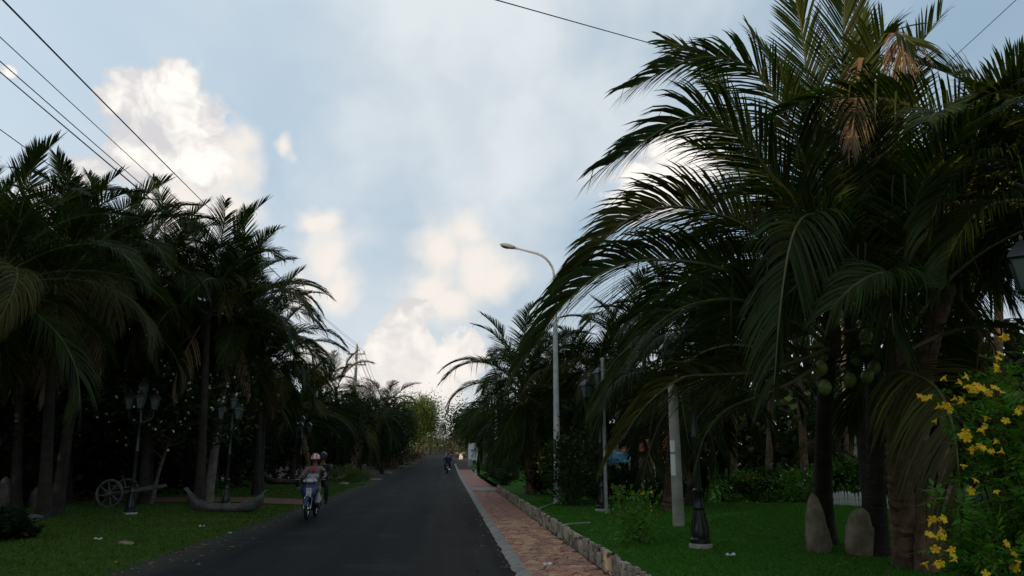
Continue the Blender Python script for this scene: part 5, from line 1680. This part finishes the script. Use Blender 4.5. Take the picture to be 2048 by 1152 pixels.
    mb = MB(); mb.tube([(-.13, -.70, .42), (-.13, -.58, .29)], .018, 6); mb.tube([(.11, -.60, .60), (.11, -.58, .30)], .028, 7); mb.build('shock_absorber', 'chrome', t)
    mb = MB(); mb.torus((0, -.78, .80), .10, .012, 14, 5, 0, Matrix.Diagonal((1.1, 1.2, 1))); mb.build('grab_rail', 'chrome', t)
    return t


# ------------------------------------------------------------------ people: one skinned body each
def person(label, loc, rz, J, zones, group=None, fingers=True, scale=1.0):
    """J: joint name -> (x, y, z, radius); zones(name)->material index by nearest joint; zones['mats'] lists materials"""
    names = list(J.keys())
    V = [Vector(J[n][:3]) for n in names]
    rad = [J[n][3] for n in names]
    own = list(names)
    ix = {n: i for i, n in enumerate(names)}
    E = []
    for a, b in [('pelvis', 'spine'), ('spine', 'chest'), ('chest', 'neck'), ('neck', 'head'), ('head', 'crown')]: E.append((ix[a], ix[b]))
    V.append(Vector(J['head'][:3]) + Vector((0, .105, -.015))); rad.append(.014); own.append('head'); E.append((ix['head'], len(V) - 1))
    for s in 'LR':
        for a, b in [('chest', 'sh'), ('sh', 'el'), ('el', 'wr'), ('wr', 'hd')]:
            E.append((ix[a] if a == 'chest' else ix[a + s], ix[b + s]))
        for a, b in [('pelvis', 'hip'), ('hip', 'kn'), ('kn', 'an'), ('an', 'toe')]:
            E.append((ix[a] if a == 'pelvis' else ix[a + s], ix[b + s]))
        if fingers:
            sx = -1 if s == 'L' else 1
            h = Vector(J['hd' + s][:3]); wv = Vector(J['wr' + s][:3]); d = (h - wv).normalized()
            lat = Vector((sx, 0, 0)); lat = (lat - d * lat.dot(d)).normalized(); up = lat.cross(d) * sx
            if up.z < 0: up = -up
            for k, (o, L) in enumerate([(-.030, .062), (-.010, .072), (.010, .068), (.029, .054)]):
                base = h + lat * o + d * .01
                a1 = base + d * L * .55 - up * .006; a2 = a1 + d * L * .25 - up * L * .45
                i0 = len(V); V += [base, a1, a2]; rad += [.0095, .0085, .007]; own += ['hd' + s] * 3
                E += [(ix['hd' + s], i0), (i0, i0 + 1), (i0 + 1, i0 + 2)]
            b = h - lat * .032 - d * .03; c = b - lat * .03 + d * .03 - up * .01; e = c + d * .03 - up * .015
            i0 = len(V); V += [b, c, e]; rad += [.012, .010, .008]; own += ['hd' + s] * 3
            E += [(ix['hd' + s], i0), (i0, i0 + 1), (i0 + 1, i0 + 2)]
    me = bpy.data.meshes.new('tmp'); me.from_pydata([tuple(v) for v in V], E, [])
    o = bpy.data.objects.new('tmp', me); COL.objects.link(o)
    o.modifiers.new('s', 'SKIN')
    sk = me.skin_vertices[0].data
    for i, r in enumerate(rad):
        rx = r if not hasattr(r, '__len__') else r
        sk[i].radius = (r, r) if not hasattr(r, '__len__') else r
    sk[ix['pelvis']].use_root = True
    ss = o.modifiers.new('u', 'SUBSURF'); ss.levels = 1; ss.render_levels = 1
    dg = bpy.context.evaluated_depsgraph_get()
    bme = bpy.data.meshes.new_from_object(o.evaluated_get(dg))
    bpy.data.objects.remove(o)
    bme.materials.clear()
    for mm in zones['mats']: bme.materials.append(MAT[mm])
    VV = np.array([tuple(v) for v in V])
    for p in bme.polygons:
        c = np.array(p.center)
        k = int(np.argmin(((VV - c) ** 2).sum(1)))
        p.material_index = zones.get(own[k], zones.get(own[k][:-1], 0))
        p.use_smooth = True
    bme.name = 'person'
    b = link('person', bme, None, loc, rz)
    b.scale = (scale,) * 3
    tag(b, label, 'person', group)
    hd = Vector(J['head'][:3])
    for s in (-1, 1):
        mb = MB(); mb.ball(hd + Vector((s * .034, .082, .012)), .011, 6, 4); mb.build('eye', 'eye', b)
        mb = MB(); mb.ball(hd + Vector((s * .090, -.005, -.01)), (.012, .022, .032), 6, 5); mb.build('ear', 'skin', b)
    mb = MB(); mb.ball(hd + Vector((0, .088, -.048)), (.026, .01, .008), 8, 4); mb.build('mouth', 'red_lens', b)
    return b


def helmet(par, c, matn, band=None, s=1.0, visor=True):
    c = Vector(c)
    mb = MB(); prof = [(.128 * s * math.cos(a), .135 * s * math.sin(a)) for a in [R(-12 + 102 * k / 8) for k in range(9)]]
    mb.lathe(prof[:-1] + [(.01, .135 * s)], 18, c=c, M=Matrix.Diagonal((1, 1.15, 1)))
    h = mb.build('helmet', matn, par)
    if visor:
        mb = MB(); vs = []
        for k in range(9):
            a = R(30 + 120 * k / 8)
            vs += [(c.x + .126 * s * math.cos(a), c.y + .146 * s * math.sin(a), c.z - .005), (c.x + .14 * s * math.cos(a), c.y + .20 * s * math.sin(a), c.z - .028)]
        mb.add(vs, [(2 * k, 2 * k + 1, 2 * k + 3, 2 * k + 2) for k in range(8)]); o = mb.build('peak', matn if band is None else band, h)
        m = o.modifiers.new('t', 'SOLIDIFY'); m.thickness = .006
    if band:
        for x in (-.05, .05):
            mb = MB(); mb.tube([c + Vector((x * s, .137 * s * 1.05 * math.cos(R(a)), .137 * s * math.sin(R(a)))) for a in (12, 35, 60, 85)], .016 * s, 5); mb.build('stripe', band, h)
    for s2 in (-1, 1):
        mb = MB(); mb.tube([c + Vector((s2 * .115 * s, .02, -.02)), c + Vector((s2 * .06 * s, .05, -.14))], .007, 4); mb.build('strap', 'rubber', h)
    return h


def seated(dy=0.0, dx=0.0, s=1.0, arms='bar', lean=0.0, dz=0.0):
    J = {'pelvis': (0, 0, .86, .15), 'spine': (0, .0 + lean * .4, 1.03, .135), 'chest': (0, .03 + lean, 1.22, .150), 'neck': (0, .06 + lean, 1.40, .055), 'head': (0, .09 + lean, 1.53, .088), 'crown': (0, .075 + lean, 1.63, .06)}
    for n, sx in (('L', -1), ('R', 1)):
        J['sh' + n] = (sx * .185, .02 + lean, 1.335, .062)
        if arms == 'bar':
            J['el' + n] = (sx * .315, .16, 1.13, .047); J['wr' + n] = (sx * .325, .37, 1.075, .033); J['hd' + n] = (sx * .325, .45, 1.085, .034)
        else:
            J['el' + n] = (sx * .24, .12, 1.10, .045); J['wr' + n] = (sx * .15, .32, 1.02, .032); J['hd' + n] = (sx * .12, .40, 1.02, .033)
        J['hip' + n] = (sx * .10, .04, .84, .11)
        J['kn' + n] = (sx * .20, .42, .76, .075); J['an' + n] = (sx * .185, .26, .36, .048); J['toe' + n] = (sx * .20, .42, .315, .036)
    return {k: (v[0] * s + dx, v[1] * s + dy, (v[2] - .84) * s + .84 + dz, v[3] * s) for k, v in J.items()}


UP = {'pelvis': 1, 'spine': 1, 'chest': 1, 'sh': 1, 'el': 1, 'wr': 0, 'hd': 0, 'neck': 0, 'head': 0, 'crown': 0, 'hip': 2, 'kn': 2, 'an': 2, 'toe': 3}


def zone(shirt, trousers, shoes='rubber', **kw):
    z = dict(UP); z.update(kw); z['mats'] = ['skin', shirt, trousers, shoes]
    return z


RD = 'people on the motorbikes'
m1 = G(622, 1037); m1.z = 0.012
rz1 = PI + R(-1)
make_motorbike('blue motorbike coming towards the viewer with three riders', m1, rz1, 'scooter_blue')
pa = person('driver in a long-sleeved beige jacket and white helmet gripping the handlebars', m1, rz1, seated(-.26), zone('cloth_beige', 'cloth_khaki'), RD)
helmet(pa, (0, -.26 + .085, 1.585), 'helmet_white', 'cloth_red')
pc = person('child in white shirt and red cap seated before the driver', m1, rz1, seated(.02, 0, .60, 'lap', dz=.02), zone('cloth_white', 'cloth_grey', 'rubber', el=0), RD)
hc = Vector((0, .02 + .055, .86 + (1.53 - .84) * .60))
mb = MB(); mb.lathe([(.082, -.02), (.084, .015), (.07, .05), (.04, .072), (.005, .078)], 14, c=hc + Vector((0, -.005, .02)), M=Matrix.Diagonal((1, 1.1, 1))); cap_ = mb.build('cap', 'cloth_red', pc)
mb = MB(); vs = []
for k in range(7):
    a = R(35 + 110 * k / 6); vs += [(hc.x + .08 * math.cos(a), hc.y + .086 * math.sin(a), hc.z + .01), (hc.x + .085 * math.cos(a), hc.y + .15 * math.sin(a), hc.z - .005)]
mb.add(vs, [(2 * k, 2 * k + 1, 2 * k + 3, 2 * k + 2) for k in range(6)]); o = mb.build('peak', 'cloth_grey', cap_); o.modifiers.new('t', 'SOLIDIFY').thickness = .005
pd = person('passenger in black clothes and dark helmet behind the driver', m1, rz1, seated(-.66, -.13, 1.0, 'lap', dz=.05), zone('cloth_black', 'cloth_black', 'rubber', el=1, wr=1), RD)
helmet(pd, (-.13, -.66 + .085, 1.635), 'helmet_black', None)
mb = MB(); mb.add([(-.20, -.43, 1.66), (-.15, -.42, 1.69), (-.09, -.425, 1.68), (-.12, -.43, 1.65)], [(0, 1, 2, 3)]); mb.build('scarf', 'cloth_black', pd)
# plastic bag hanging from the near side
bg_ = MB(); bg_.lathe([(.02, 0), (.07, .03), (.085, .12), (.05, .22), (.015, .30)], 9, M=Matrix.Diagonal((1, .7, 1)))
o = bg_.build('plastic_bag', 'grey_paint', None); o.location = m1 + Matrix.Rotation(rz1, 3, 'Z') @ Vector((-.20, .22, .40))
tag(o, 'small white plastic bag hanging at the side of the blue motorbike', 'bag')

m2 = G(894, 947); m2.z = gz(m2.y) + .012
rz2 = R(2)
make_motorbike('dark motorbike riding away down the middle of the road', m2, rz2, 'scooter_black', plate_front=False)
pe = person('rider in purple jacket on the motorbike driving away', m2, rz2, seated(-.26, 0), zone('cloth_purple', 'cloth_navy', 'rubber', wr=1), RD, False)
helmet(pe, (0, -.26 + .085, 1.585), 'helmet_white', None)
pf = person('passenger in dark navy clothes on the motorbike driving away', m2, rz2, seated(-.66, .06, 1.0, 'lap', dz=.05), zone('cloth_navy', 'cloth_navy', 'rubber', el=1, wr=1), RD, False)
helmet(pf, (.06, -.66 + .085, 1.635), 'helmet_black', None)
m3 = at(903, 914, 120); m3.z = gz(m3.y) + .012
make_motorbike('tiny distant motorbike near the bend of the road', m3, PI, 'scooter_black', plate_front=False)
pg = person('tiny distant rider in dark clothes near the bend of the road', m3, PI, seated(-.3), zone('cloth_navy', 'cloth_grey'), RD, False)
helmet(pg, (0, -.3 + .085, 1.585), 'cloth_red', None)

# person walking by the house, seen from behind
J = {'pelvis': (0, 0, .95, .14), 'spine': (0, 0, 1.10, .13), 'chest': (0, .02, 1.30, .15), 'neck': (0, .03, 1.47, .052), 'head': (0, .05, 1.59, .085), 'crown': (0, .04, 1.68, .06)}
for n, sx in (('L', -1), ('R', 1)):
    J['sh' + n] = (sx * .18, .02, 1.41, .06); J['el' + n] = (sx * .27, -.04 * sx, 1.15, .045); J['wr' + n] = (sx * .29, .10 - .06 * sx, .94, .032); J['hd' + n] = (sx * .29, .13 - .06 * sx, .86, .034)
    J['hip' + n] = (sx * .10, 0, .90, .10); J['kn' + n] = (sx * .11, .09 * sx, .50, .07); J['an' + n] = (sx * .11, .02 + .16 * sx * .8, .09, .045); J['toe' + n] = (sx * .12, .18 + .16 * sx * .8, .04, .035)
wp = at(1380, 940, 31.5); wp.z = lawn_r(wp.x, wp.y)
ph_ = person('person in white shirt and dark trousers walking by the house', wp, R(-60), J, zone('cloth_white', 'cloth_black'), None, True)
mb = MB(); mb.ball(Vector(J['head'][:3]) + Vector((0, -.02, .035)), (.098, .105, .088), 12, 8); mb.build('hair', 'hair', ph_)
